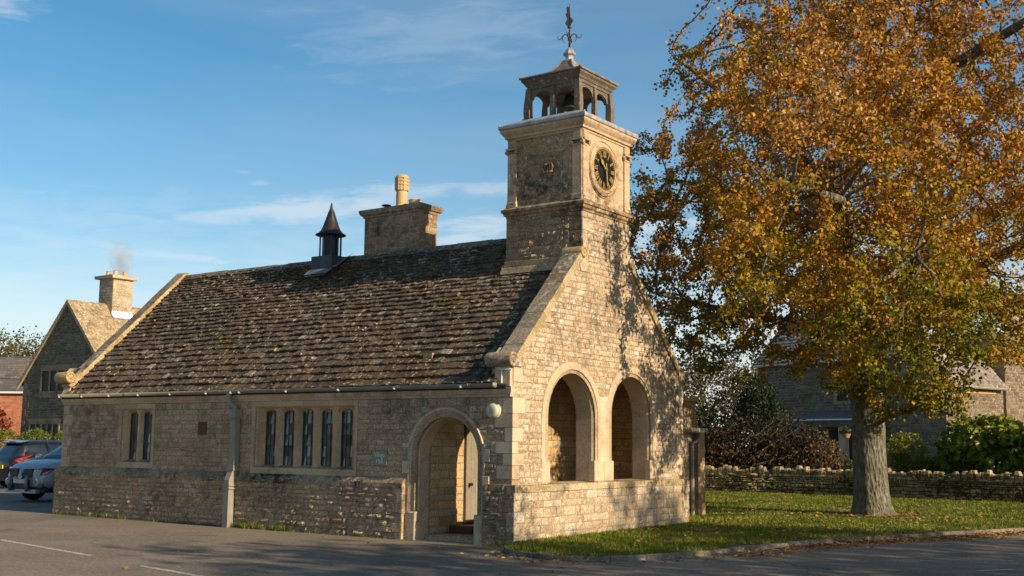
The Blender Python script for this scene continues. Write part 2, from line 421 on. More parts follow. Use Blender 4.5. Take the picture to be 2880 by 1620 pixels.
MT['black'] = plain('clock_black', (.008, .009, .012), .35, 0, .2, 4, 0)
MT['glass'] = plain('dark_leaded_glass', (.06, .062, .055), .06, 0, .3, 2.2, .03, .9)
MT['glass'].node_tree.nodes['Principled BSDF'].inputs['Roughness'].default_value = .07
MT['came'] = plain('lead_came', (.045, .052, .058), .5, .2, .2, 12, .05)
MT['door'] = stone_mat('silvered_oak_door', (.20, .17, .12), (.27, .23, .165), spots=0, dark=.25, bump=.2, islands=True, sc=1.2, grain=.3)
MT['plaque'] = plain('slate_plaque', (.23, .225, .165), .6, 0, .15, 6, .1)
MT['letter'] = plain('pale_lettering', (.6, .6, .56), .6, 0, .05, 10, 0)
MT['lamp'] = plain('cream_lamp_glass', (.50, .46, .31), .3, 0, .04, 3, 0)
MT['white'] = plain('white_paint', (.72, .7, .66), .5, 0, .06, 6, .03)
MT['terra'] = plain('buff_terracotta', (.52, .36, .16), .6, 0, .2, 7, .15)
MT['farglass'] = plain('far_window_glass', (.02, .02, .02), .45, 0, .3, 3, 0, .2)
MT['bronze'] = plain('bell_bronze', (.045, .062, .045), .5, .5, .5, 6, .1)
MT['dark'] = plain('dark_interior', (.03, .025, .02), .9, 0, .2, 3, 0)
MT['rtile'] = plain('red_quarry_tile', (.11, .045, .028), .7, 0, .25, 6, .1)
MT['soil'] = stone_mat('garden_soil', (.05, .045, .02), (.07, .06, .025), spots=0, dark=.3, islands=False, bump=.5)

# ------------------------------------------------------------------ main building
hall = thing('village_hall', (-8, 4, 0), 'long low stone hall with stone slate roof, arched porch and square clock tower', 'building')
FF = lambda u, z, n: (u, -n, z)          # long wall, faces -y
FG = lambda u, z, n: (n, u, z)           # gable wall, faces +x
WD = 7.9; LEN = 16.1
TY0, TY1, TX0 = 2.79, 5.06, -2.2
SLP = 4.0/4.1
def roofz(y): return 3.40+(y+.16)*SLP
# windows on the long wall
w5 = (-8.06, -4.44, 1.345, 3.13); w2 = (-13.48, -11.90, 1.385, 3.13)
DC, DR, DS = -1.79, .86, 1.84     # door arch centre, radius, springing
A1 = (2.385, .985, 2.76); A2 = (5.13, .955, 2.85)
g = G(); g.cm = 1
g.sheet([[(-LEN, -.3), (.0, -.3), (.0, 3.36), (-LEN, 3.36)], arch_loop(DC, DR+.02, -.1, DS), [(w5[0]+.14, w5[2]+.15), (w5[1]-.14, w5[2]+.15), (w5[1]-.14, w5[3]-.13), (w5[0]+.14, w5[3]-.13)],
         [(w2[0]+.14, w2[2]+.15), (w2[1]-.14, w2[2]+.15), (w2[1]-.14, w2[3]-.13), (w2[0]+.14, w2[3]-.13)]], FF, -.5, -.004)
g.cm = 0
rb = random.Random(3)
qz = []      # quoins of the near corner: (z0, z1, length along x, length along y)
z = 1.40
k = 0
while z < 3.1:
    h = U(.24, .38); h = min(h, 3.12-z)
    if 3.12-z-h < .12: h = 3.12-z
    qz.append((z, z+h, (.42, .22)[k % 2]+U(-.04, .05), (.22, .4)[k % 2]+U(-.03, .05))); z += h; k += 1
def qhole_front(z):
    for a, b, lx, ly in qz:
        if a <= z < b: return (-lx, 0.1)
    return None
def qhole_gable(z):
    for a, b, lx, ly in qz:
        if a <= z < b: return (-.1, ly)
    return None
qL = lambda z: (-LEN-.1, -LEN+(.26 if int(z/.3) % 2 else .42)) if z > 1.3 else None
jambq = lambda z: (DC-DR-.24-(.16 if int(z/.29) % 2 else 0), DC) if .0 < z < DS+.3 else None
jambr = lambda z: (DC, DC+DR+.23+(.0 if int(z/.29) % 2 else .12)) if .0 < z < DS+.3 else None
masonry(g, FF, 1.36, 3.13, ivs(lambda z: (-LEN, 0), [hole(*w5[:2], 0, 9), hole(*w2[:2], 0, 9), ahole(DC, DR+.20, -1, DS), hole(-10.12, -9.76, 2.28, 2.64), qhole_front, qL, jambq, jambr]),
        ch=(.095, .15), wd=(.13, .36), prot=(.003, .022), rough=.009)
front = g.mk('front_wall', [MT['rubble_front'], MT['mortar']], hall)
# dressed quoins and jamb blocks
g = G()
for a, b, lx, ly in qz:
    e = .006
    g.hexa([(-lx, -.014, a+e), (.014, -.014, a+e), (.014, ly, a+e), (-lx, ly, a+e), (-lx, -.014, b-e), (.014, -.014, b-e), (.014, ly, b-e), (-lx, ly, b-e)])
g.mk('quoin', MT['ashlar'], hall); g = G()
z = 1.35; k = 0
while z < 3.1:
    h = min(.3, 3.13-z); L_ = (.42 if k % 2 == 0 else .26)
    g.fbox(FF, -LEN-.012, -LEN+L_, z+.006, z+h-.006, -.3, .012, .008); z += h; k += 1
g.mk('quoin', MT['ashlar'], hall); g = G(); gj = G()
z = 0
for k in range(8):
    a = k*.29; b = min(a+.29, DS+.3)
    if a > DS+.2: break
    ex = (.16 if k % 2 else 0)
    g.fbox(FF, DC-DR-.235-ex, DC-DR-.19, a+.006, b-.006, -.2, .013, .008)
    ex = (.0 if k % 2 else .12)
    gj.fbox(FF, DC+DR+.17, DC+DR+.225+ex, a+.006, b-.006, -.2, .035 if a < 1.2 else .013, .008)
g.mk('door_jamb_stone', MT['ashlar'], hall); gj.mk('door_jamb_stone', MT['ashlar'], hall)
# plinth of the long wall with its mossy sloping top
PX = -2.93
g = G(); g.cm = 1; g.box(-LEN-.1, PX-.015, -.094, .0, -.3, 1.2); g.cm = 0
masonry(g, FF, -.12, 1.20, ivs(lambda z: (-LEN-.1, PX-(.3 if int(z/.21) % 2 else .2)), []), ch=(.095, .15), wd=(.14, .38), prot=(.008, .06), rough=.026, n0=.094)
for k in range(6):
    ln = .3 if k % 2 else .2
    g.fbox(FF, PX-ln, PX, k*.21-.06 if k else -.2, min(k*.21+.15, 1.2)-.006, -.02, .115, .008, .004)
g.mk('plinth', [MT['rubble_front'], MT['mortar']], hall)
g = G(); x = -LEN-.1
while x < PX-.01:
    w = min(U(.7, 1.1), PX-x)
    if PX-x-w < .3: w = PX-x
    e = .003; j = lambda: U(-.006, .006)
    g.hexa([(x+e, -.135+j(), 1.13), (x+w-e, -.135+j(), 1.13), (x+w-e, .02, 1.13), (x+e, .02, 1.13), (x+e, -.135+j(), 1.235), (x+w-e, -.135+j(), 1.235), (x+w-e, .02, 1.385), (x+e, .02, 1.385)]); x += w
g.mk('plinth_cap', stone_mat('mossy_plinth_cap', (.26, .19, .12), (.36, .27, .17), spots=.5, dark=1.0, darkc=(.035, .028, .022), bump=.9), hall)
# corner pier right of the doorway
g = G(); g.cm = 1; g.box(DC+DR+.19, .095, -.045, 0, -.3, 1.28); g.cm = 0
z = -.2; k = 0
while z < 1.28:
    h = min((.34, .26, .3)[k % 3], 1.29-z); lx = (.22, .4)[k % 2]
    g.fbox(FF, .105-lx, .105, z+.005, z+h-.005, -.09, .058, .012, .004)
    masonry(g, FF, z, z+h, ivs(lambda q: (DC+DR+.20, .105-lx), []), ch=(.1, .15), wd=(.15, .3), prot=(.01, .03), rough=.012, n0=.045)
    z += h; k += 1
g.mk('corner_plinth', [MT['rubble_dk'], MT['mortar']], hall)

# gable wall
def gbase(z):
    if z < 3.78: return (0, WD)
    y = (z-3.78)*SLP+.0
    lo = y/1.0 if False else (z-3.80)
    if z < 6.50: return (max(0, lo+.02), min(WD, WD-lo-.02))
    return (TY0, TY1)
g = G(); g.cm = 1
outer = [(0, -.3), (WD, -.3), (WD, 3.80), (TY1+.07, 6.52), (TY1-.02, 6.75), (TY1-.02, 7.7), (TY0+.02, 7.7), (TY0+.02, 6.75), (TY0-.07, 6.52), (0, 3.80)]
g.sheet([outer, arch_loop(A1[0], A1[1]+.02, 1.25, A1[2]), arch_loop(A2[0], A2[1]+.02, 1.25, A2[2])], FG, -.55, -.004)
g.cm = 0
qR = lambda z: (WD-(.24 if int(z/.27) % 2 else .4), WD+1) if z < 3.76 else None
up1 = lambda z: (TY0-1, TY0+(.22 if int(z/.3) % 2 else .36)) if z > 6.6 else None
up2 = lambda z: (TY1-(.22 if int(z/.3) % 2 else .36), TY1+1) if z > 6.6 else None
ajl = lambda z: (A1[0]-A1[1]-.26+(.08 if int(z/.3) % 2 else -.05), A1[0]) if z < A1[2] else None
ajr = lambda z: (A2[0], A2[0]+A2[1]+.24+(.12 if int(z/.3) % 2 else -.03)) if z < A2[2] else None
masonry(g, FG, 1.30, 7.66, ivs(gbase, [ahole(A1[0], A1[1]+.27, 0, A1[2]), ahole(A2[0], A2[1]+.27, 0, A2[2]), hole(A1[0], A2[0], 0, 3.35), qhole_gable, qR, up1, up2, ajl, ajr]),
        ch=(.10, .17), wd=(.15, .42), prot=(.003, .016), rough=.006)
gable = g.mk('gable_wall', [MT['rubble'], MT['mortar']], hall)
g = G(); gA, gB, gC, gD = G(), G(), G(), G()
for k in range(int(3.76/.27)+1):      # right quoins
    a = k*.27; b = min(a+.27, 3.78)
    if a < 1.26: continue
    g.fbox(FG, WD-(.24 if k % 2 else .4), WD+.012, a+.005, b-.005, -.3, .014, .008)
for k in range(22, 26):
    a = k*.3; b = a+.3
    if b > 7.66: b = 7.66
    gA.fbox(FG, TY0, TY0+(.22 if k % 2 else .36), a+.005, b-.005, -.1, .012, .006)
    gB.fbox(FG, TY1-(.22 if k % 2 else .36), TY1, a+.005, b-.005, -.1, .012, .006)
for k in range(4, 10):
    a = k*.3; b = min(a+.3, A1[2]); a = max(a, 1.29)
    if b > a+.02:
        gC.fbox(FG, A1[0]-A1[1]-.255+(.08 if k % 2 else -.05), A1[0]-A1[1]-.18, a+.005, b-.005, -.1, .013, .006)
    b = min(k*.3+.3, A2[2])
    if b > a+.02:
        gD.fbox(FG, A2[0]+A2[1]+.18, A2[0]+A2[1]+.235+(.12 if k % 2 else -.03), a+.005, b-.005, -.1, .013, .006)
for q in (g, gA, gB, gC, gD): q.mk('dressed_quoin', MT['ashlar'], hall)
# odd dressed blocks let into the rubble, springers under the coping
class QG(G):
    def prism(s, *a): q = G(); q.prism(*a); q.mk('springer_stone', MT['ashlar'], hall)
g = QG()
g.prism([(.0, 3.46), (.34, 3.46), (.34, 4.08), (.06, 3.80), (.0, 3.8)], lambda u, z: (-.1, u, z), lambda u, z: (.017, u, z))
g.prism([(WD, 3.46), (WD-.3, 3.46), (WD-.3, 4.02), (WD-.06, 3.80), (WD, 3.8)], lambda u, z: (-.1, u, z), lambda u, z: (.017, u, z))
g.prism([(1.42, 4.86), (1.42, 5.22), (1.3, 5.1), (1.05, 4.84)], lambda u, z: (-.1, u, z), lambda u, z: (.018, u, z))
g.prism([(2.72, 6.2), (3.02, 6.2), (3.02, 6.95), (2.79, 6.95), (2.79, 6.6), (2.62, 6.45)], lambda u, z: (-.1, u, z), lambda u, z: (.018, u, z))

# arch surrounds
ring_prof = [(-.0, -.52), (.0, -.10), (.02, -.05), (.05, -.045), (.055, -.01), (.09, .0), (.10, .03), (.125, .04), (.14, .03), (.15, .012), (.28, .014), (.285, -.02)]
for (c, r, s), nm in ((A1, 'arch_surround'), (A2, 'arch_surround')):
    g = G(); p = arch_path(c, r, 1.28, s, 30)
    g.sweep([q for q in p if q[1] >= s-.001 or True], ring_prof, FG)
    o = g.mk(nm, MT['ashlar'], hall, smooth=False)
# pier face between the arches and stop blocks under the moulded jambs
g = G()
g.sheet([[(A1[0]+A1[1]+.13, 1.28), (A2[0]-A2[1]-.13, 1.28), (A2[0]-A2[1]-.13, 3.05), (A2[0]-A2[1]-.06, 3.3), (A1[0]+A1[1]+.06, 3.25), (A1[0]+A1[1]+.13, 3.0)]], FG, -.2, .011)
for u0, u1 in ((A1[0]-A1[1]-.30, A1[0]-A1[1]+.035), (A1[0]+A1[1]-.035, A1[0]+A1[1]+.38), (A1[0]+A1[1]+.385, A2[0]-A2[1]+.035), (A2[0]+A2[1]-.035, A2[0]+A2[1]+.28)):
    q = G(); q.fbox(FG, u0, u1, 1.285, 1.76, -.14, .03, .022); q.mk('stop_block', MT['ashlar'], hall)
g.mk('arch_pier', MT['ashlar'], hall)
# door arch
g = G(); p = arch_path(DC, DR, -.1, DS, 30)
g.sweep(p, [(.0, -.5), (.0, -.14), (.05, -.09), (.06, -.06), (.10, -.045), (.11, -.01), (.15, .0), (.19, .006), (.19, -.02)], FF)
g.sweep(arch_path(DC, DR+.17, DS+.28, DS+.28, 30) if False else [q for q in arch_path(DC, DR+.17, DS, DS, 34) if q[1] > DS+.27], [(-.01, -.01), (-.01, .03), (.02, .055), (.055, .06), (.06, -.01)], FF)
for sx in (-1, 1):
    for w0, z0, z1, pr in ((.0, -.15, .62, .045),):
        a, b = sorted((DC+sx*(DR-.05), DC+sx*(DR+.19)))
        g.fbox(FF, a, b, z0, z1, -.16, pr, .03)
g.fbox(FF, PX-.03, DC-DR-.192, -.2, .66, -.05, .012); g.fbox(FF, PX-.03, DC-DR-.192, .665, 1.36, -.05, .010)
g.mk('door_arch_surround', MT['ashlar'], hall)
# gable plinth with cap
g = G(); g.cm = 1; g.box(.0, .094, -.05, WD+.1, -.3, 1.13); g.cm = 0
masonry(g, FG, -.12, 1.12, ivs(lambda z: (.0+(.24 if int(z/.24) % 2 else .38)-.06, WD+.1-(.22 if int(z/.24) % 2 else .34)), []), ch=(.12, .2), wd=(.16, .42), prot=(.003, .02), rough=.006, n0=.094, big=.1)
for k in range(6):
    z0 = k*.24-(.2 if k == 0 else 0); z1 = min(k*.24+.24, 1.12)
    if z1-z0 < .03: continue
    ln = .24 if k % 2 else .38
    g.fbox(FG, -.056, ln-.06, z0+.004, z1-.004, -.02, .11, .01)
    g.fbox(FG, WD+.1-(.22 if k % 2 else .34), WD+.108, z0+.004, z1-.004, -.3, .11, .01)
g.mk('gable_plinth', [MT['rubble'], MT['mortar']], hall)
g = G(); y = -.06
while y < WD+.11:
    w = min(U(.6, 1.2), WD+.12-y)
    if WD+.12-y-w < .3: w = WD+.12-y
    e = .003; j = lambda: U(-.004, .004)
    g.hexa([(-.54, y+e, 1.12), (.125+j(), y+e, 1.12), (.125+j(), y+w-e, 1.12), (-.54, y+w-e, 1.12), (-.54, y+e, 1.283), (.125+j(), y+e, 1.262), (.125+j(), y+w-e, 1.262), (-.54, y+w-e, 1.283)]); y += w
g.mk('sill_course', stone_mat('lichened_sill', (.33, .25, .14), (.44, .34, .19), spots=.5, dark=.9, bump=.5, moss=.5, mossc=(.2, .17, .05)), hall)

# porch interior and the other walls
g = G(); g.cm = 1
FI = lambda u, z, n: (-2.62+n, u, z)
g.box(-2.9, -2.625, .48, WD-.02, -.2, 4.2)
g.cm = 0
masonry(g, FI, .1, 4.1, ivs(lambda z: (.5, WD-.5), [hole(1.72, 2.9, 0, 2.75)]), ch=(.13, .22), wd=(.2, .5), prot=(.004, .018), rough=.006)
FI2 = lambda u, z, n: (u, WD-.5-n, z)
masonry(g, FI2, .1, 4.1, ivs(lambda z: (-2.6, -.55), []), ch=(.13, .2), wd=(.2, .45))
g.cm = 1; g.box(-2.62, -.5, WD-.5+.004, WD-.02, -.2, 4.0)
# stone just inside the doorway on its west side
g.cm = 0
masonry(g, lambda u, z, n: (DC-DR-.02+n, u, z), .1, 2.6, ivs(lambda z: (.5, .96) if False else (.02, .5), []), ch=(.13, .2), wd=(.2, .45), prot=(-.03, -.025), rough=.003)
g.mk('porch_inner_wall', [MT['inner'], MT['mortar']], hall)
g = G(); g.box(-2.63, -.5, .9, WD-.5, -.02, .10); g.box(-2.62, -1.95, 1.2, 3.0, .1, .26)
g.mk('porch_floor', MT['rtile'], hall)
g = G(); g.box(DC-DR, DC+DR, -.12, .35, -.1, -.01); g.box(DC-DR, DC+DR, .35, .897, -.05, .107)
g.mk('porch_step', MT['ashlar_w'], hall)
g = G(); g.box(-2.6, -.55, .5, WD-.5, 4.1, 4.16); g.mk('porch_ceiling', MT['dark'], hall)
dr = G()
for k in range(6): dr.box(-2.60, -2.55, 1.74+k*.19+.003, 1.74+(k+1)*.19-.003, .3, 2.72)
door = dr.mk('door', MT['door'], hall)
g = G(); g.lathe([(.0, -.02), (.035, -.02), (.04, 0), (.02, .02), (.02, .05), (.045, .06), (.045, .08), (.0, .09)], (-2.545, 1.86, 1.18), 12, 'x'); g.mk('handle', MT['dmetal'], door)
# back and end walls, dark board standing in for the shade of the unlit hall
g = G(); g.box(-LEN, -.0, WD-.015, WD, -.3, 3.9); g.box(-LEN-.0, -LEN+.4, .51, WD-.02, -.3, 3.36)
g.prism([(0, 3.3), (WD, 3.3), (WD/2, 7.3)], lambda u, z: (-LEN, u, z), lambda u, z: (-LEN+.4, u, z))
g.mk('back_wall', MT['rubble_dk'], hall)
g = G(); g.box(-15.6, -2.95, .7, .75, .0, 3.3); g.mk('unlit_hall_board', MT['dark'], hall)

# roof: boarding, individual stone slates, ridge
roof = G(); roof.cm = 1
XR = -.34; XL = -LEN+.36
roof.hexa([(XL-.3, -.14, roofz(-.14)-.12), (XR+.25, -.14, roofz(-.14)-.12), (XR+.25, 3.94, 7.28), (XL-.3, 3.94, 7.28), (XL-.3, -.14, roofz(-.14)-.05), (XR+.25, -.14, roofz(-.14)-.05), (XR+.25, 3.94, 7.35), (XL-.3, 3.94, 7.35)])
roof.hexa([(XL-.3, 3.94, 7.28), (XR+.25, 3.94, 7.28), (XR+.25, 8.06, 3.29), (XL-.3, 8.06, 3.29), (XL-.3, 3.94, 7.37), (XR+.25, 3.94, 7.37), (XR+.25, 8.06, 3.42), (XL-.3, 8.06, 3.42)])
roof.cm = 0
ev = Vector((0, -.16, 3.38)); su = Vector((0, 4.1, 4.0)).normalized(); nn_ = Vector((0, -su.z, su.y)); LR = math.hypot(4.1, 4.0)
s = 0; c = 0
while s < LR-.05:
    ex = .27-(.165*s/LR); x = XL-U(.0, .15)
    while x < XR:
        w = U(.10, .34)*(1-.3*s/LR)
        x1 = min(x+w, XR+.02)
        und = .018*noise.noise(Vector((x*.4, s*.6, 2)))*2
        th = U(.026, .055); ln = ex*1.35
        jl, jr = U(-.016, .016), U(-.016, .016); lift = U(0, .028); tw = U(-.008, .008)
        gp = .004
        def P(px, ps, pn): q = ev+su*ps+nn_*(pn+und); return (px, q.y, q.z)
        xm = (x+x1)/2; jm = U(-.02, .01)
        lo = [(x+gp, s+jl), (xm, s+jm), (x1-gp, s+jr)]
        top = s+ln
        vs = [P(a, b, .030+lift+tw*(i-1)) for i, (a, b) in enumerate(lo)]+[P(x+gp, top, -.012), P(x1-gp, top, -.012)]
        vs += [P(a, b+.008, .030+lift+th+tw*(i-1)+U(-.006, .006)) for i, (a, b) in enumerate(lo)]+[P(x+gp+.004, top, -.012+th), P(x1-gp-.004, top, -.012+th)]
        roof.add(vs, [(5, 6, 9, 8), (6, 7, 9), (0, 1, 6, 5), (1, 2, 7, 6), (2, 4, 9, 7), (3, 0, 5, 8), (1, 0, 3), (1, 3, 4), (1, 4, 2)])
        x = x1
    s += ex; c += 1
rf = roof.mk('roof', [MT['tile'], MT['dark']], hall)
g = G(); x = XL-.25
while x < TX0+.3:
    w = U(.42, .62); j = U(-.012, .012)
    A = 7.36+j
    g.prism([(3.94-.19, A-.12), (3.94-.20, A-.07), (3.94-.05, A+.085), (3.94+.05, A+.085), (3.94+.2, A-.07), (3.94+.19, A-.12)], lambda u, z, x=x: (x+.004, u, z), lambda u, z, x=x, w=w: (x+w-.006, u, z+U(-.006, .006))); x += w
g.mk('ridge', MT['tile_top'], rf)

# copings with their kneelers (rolls)
def coping(x0, x1, nm, full=False, mat0='coping', mat1='copside'):
    g = G()
    def bar(ya, za, yb, zb, th=.16):
        n = 7; L = math.hypot(yb-ya, zb-za); dy, dz = (yb-ya)/L, (zb-za)/L; ny, nz = (-dz, dy) if dz*dy > 0 else (dz, -dy)
        if nz < 0: ny, nz = -ny, -nz
        for k in range(n):
            a = L*k/n+.003; b = L*(k+1)/n-.003; j = U(-.006, .006)
            q = [(x, ya+dy*t+ny*h, za+dz*t+nz*h) for t, h in ((a, -.02), (a, th+j), (b, th+j), (b, -.02)) for x in (x0, x1)]
            g.cm = 1; g.add([q[0], q[2], q[4], q[6]], [(0, 1, 2, 3)]); g.add([q[1], q[3], q[5], q[7]], [(3, 2, 1, 0)])
            g.add([q[0], q[1], q[3], q[2]], [(0, 1, 2, 3)]); g.add([q[4], q[5], q[7], q[6]], [(0, 1, 2, 3)])
            g.cm = 0; g.add([q[2], q[3], q[5], q[4]], [(0, 1, 2, 3)])
            g.cm = 1; g.add([q[0], q[1], q[7], q[6]], [(3, 2, 1, 0)])
    return g, bar
g, bar = coping(-.44, .06, 'coping')
bar(.03, 3.79, 2.74, 6.50); g.mk('coping', [MT['coping'], MT['copside']], hall)
g, bar = coping(-.44, .06, 'coping'); bar(WD-.03, 3.79, TY1+.05, 6.50)
g.mk('coping', [MT['coping'], MT['copside']], hall)
g, bar = coping(-16.2, -15.78, 'coping')
bar(-.02, 3.62, 3.96, 7.44, .13); g.mk('coping', [MT['coping'], MT['copside']], hall)
g, bar = coping(-16.2, -15.78, 'coping'); bar(WD+.02, 3.62, 3.9, 7.44, .13)
g.mk('coping', [MT['coping'], MT['copside']], hall)
def kneeler(x0, x1, y, z, r, sgn=1, foot=True):
    g = G()
    g.lathe([(r*.55, x0-.001), (r*.96, x0), (r, x0+.02), (r, (x0+x1)/2), (r, x1-.02), (r*.96, x1), (r*.62, x1+.003), (r*.6, x1-.012), (r*.3, x1-.012), (r*.28, x1+.01), (.01, x1+.012)], (0, y, z), 22, 'x')
    if foot:
        g.prism([(y-sgn*r*.3, z-r*.8), (y+sgn*.34, z-r*.9), (y+sgn*.34, z+.3), (y+sgn*r*.6, z+r*.4)], lambda u, q: (x0+.03, u, q), lambda u, q: (x1-.02, u, q))
    return g
k1 = kneeler(-.60, .075, -.06, 3.93, .165); k1.mk('kneeler', MT['coping'], hall, True)
kneeler(-.52, .075, 2.79, 6.66, .135, 1, False).mk('kneeler', MT['copside'], hall, True)
kneeler(-.52, .075, TY1+.02, 6.66, .135, -1, False).mk('kneeler', MT['coping'], hall, True)
kneeler(-.60, .075, WD+.06, 3.93, .165, -1).mk('kneeler', MT['coping'], hall, True)
kneeler(-16.36, -15.74, -.08, 3.93, .165).mk('kneeler', MT['copside'], hall, True)
# corbel stones under the kneelers, left one curved
g = G()
g.prism([(-.14, 3.42), (.2, 3.42), (.2, 3.82), (-.02, 3.78), (-.03, 3.66), (-.08, 3.54)], lambda u, z: (-16.1, u, z), lambda u, z: (-15.8, u, z)); g.mk('kneeler_corbel', MT['ashlar'], hall); g = G()
g.box(-.40, -.005, -.10, .3, 3.36, 3.78); g.mk('kneeler_corbel', MT['ashlar'], hall); g = G()
g.box(-.52, .0, WD-.3, WD+.05, 3.36, 3.8)
g.mk('kneeler_corbel', MT['ashlar'], hall)
# eaves cornice
g = G()
def cornice_seg(x0, x1):
    pr = [(.0, 3.13), (.03, 3.14), (.05, 3.19), (.075, 3.2), (.10, 3.25), (.115, 3.33), (.0, 3.36)]
    g.prism([(n, z) for n, z in pr], lambda n, z: (x0+.003, -n, z), lambda n, z: (x1-.003, -n, z))
x = -LEN-.02
while x < .0:
    w = min(U(1.1, 1.6), -x+.012)
    if -x-w < .4: w = -x+.012
    cornice_seg(x, x+w); x += w
g.prism([(0, 3.13), (.03, 3.14), (.055, 3.2), (.09, 3.25), (.1, 3.34), (.0, 3.36)], lambda n, z: (n*.4, -.11, z), lambda n, z: (n*.4, .02, z))
g.mk('eaves_cornice', MT['ashlar'], hall)
# gutter
g = G(); seg = 10
pts = [(-.20+.085*math.cos(a), 3.425+.085*math.sin(a)) for a in [PI+PI*i/seg for i in range(seg+1)]]
inn = [(-.20+.072*math.cos(a), 3.43+.07*math.sin(a)) for a in [2*PI-PI*i/seg for i in range(seg+1)]]
g.prism(pts+inn, lambda u, z: (-16.05, u, z), lambda u, z: (-.32, u, z-.012))
g.box(-.335, -.315, -.285, -.115, 3.34, 3.43)
for x in np.arange(-15.0, -.5, 2.0):
    g.prism([(-.20+.095*math.cos(a), 3.42+.095*math.sin(a)) for a in [PI+PI*i/seg for i in range(seg+1)]], lambda u, z, x=x: (x, u, z), lambda u, z, x=x: (x+.07, u, z))
gut = g.mk('gutter', MT['pipe'], hall, True)
for x in (-15.98, -14.9, -13.65, -12.35, -11.0, -9.55, -8.6, -8.28, -6.6, -4.85, -3.1, -1.2):
    g = G(); g.lathe([(.034, 0), (.036, .02), (.018, .03), (.016, .035)], (x, -.285, 3.36), 10, 'y'); g.tube([(x, -.30, 3.36), (x+.05, -.27, 3.33)], .01, 5)
    b = g.mk('bracket_bolt', MT['white'], gut)
# downpipe
g = G()
def sqt(x, y0, y1, w, z0, z1): g.box(x-w/2, x+w/2, y0, y1, z0, z1)
g.tube([(-8.73, -.2, 3.38), (-8.73, -.2, 3.22), (-8.68, -.18, 3.08), (-8.57, -.14, 3.0), (-8.54, -.12, 2.9)], .07, 10)
sqt(-8.54, -.24, -.02, .25, 2.72, 2.93); sqt(-8.54, -.205, -.04, .19, 1.5, 2.72); sqt(-8.54, -.235, -.02, .24, 1.40, 1.47); sqt(-8.54, -.225, -.02, .22, 1.47, 1.53)
g.hexa([(-8.635, -.205, 1.40), (-8.445, -.205, 1.40), (-8.445, -.04, 1.40), (-8.635, -.04, 1.40)][::1] and [(-8.63, -.33, 1.17), (-8.45, -.33, 1.17), (-8.45, -.16, 1.17), (-8.63, -.16, 1.17), (-8.63, -.21, 1.41), (-8.45, -.21, 1.41), (-8.45, -.04, 1.41), (-8.63, -.04, 1.41)])
sqt(-8.54, -.335, -.15, .19, -.05, 1.17); sqt(-8.54, -.35, -.12, .25, 1.02, 1.05); sqt(-8.54, -.35, -.12, .25, .94, .97)
g.mk('downpipe', MT['pipe'], hall)
# air brick
g = G(); g.fbox(FF, -10.11, -9.77, 2.29, 2.63, -.1, .006)
for k in range(7): g.fbox(FF, -10.09, -9.79, 2.31+k*.044, 2.335+k*.044, .0, .02)
g.mk('air_vent', plain('terracotta_vent', (.12, .065, .035), .8, 0, .2, 8, .1), hall)

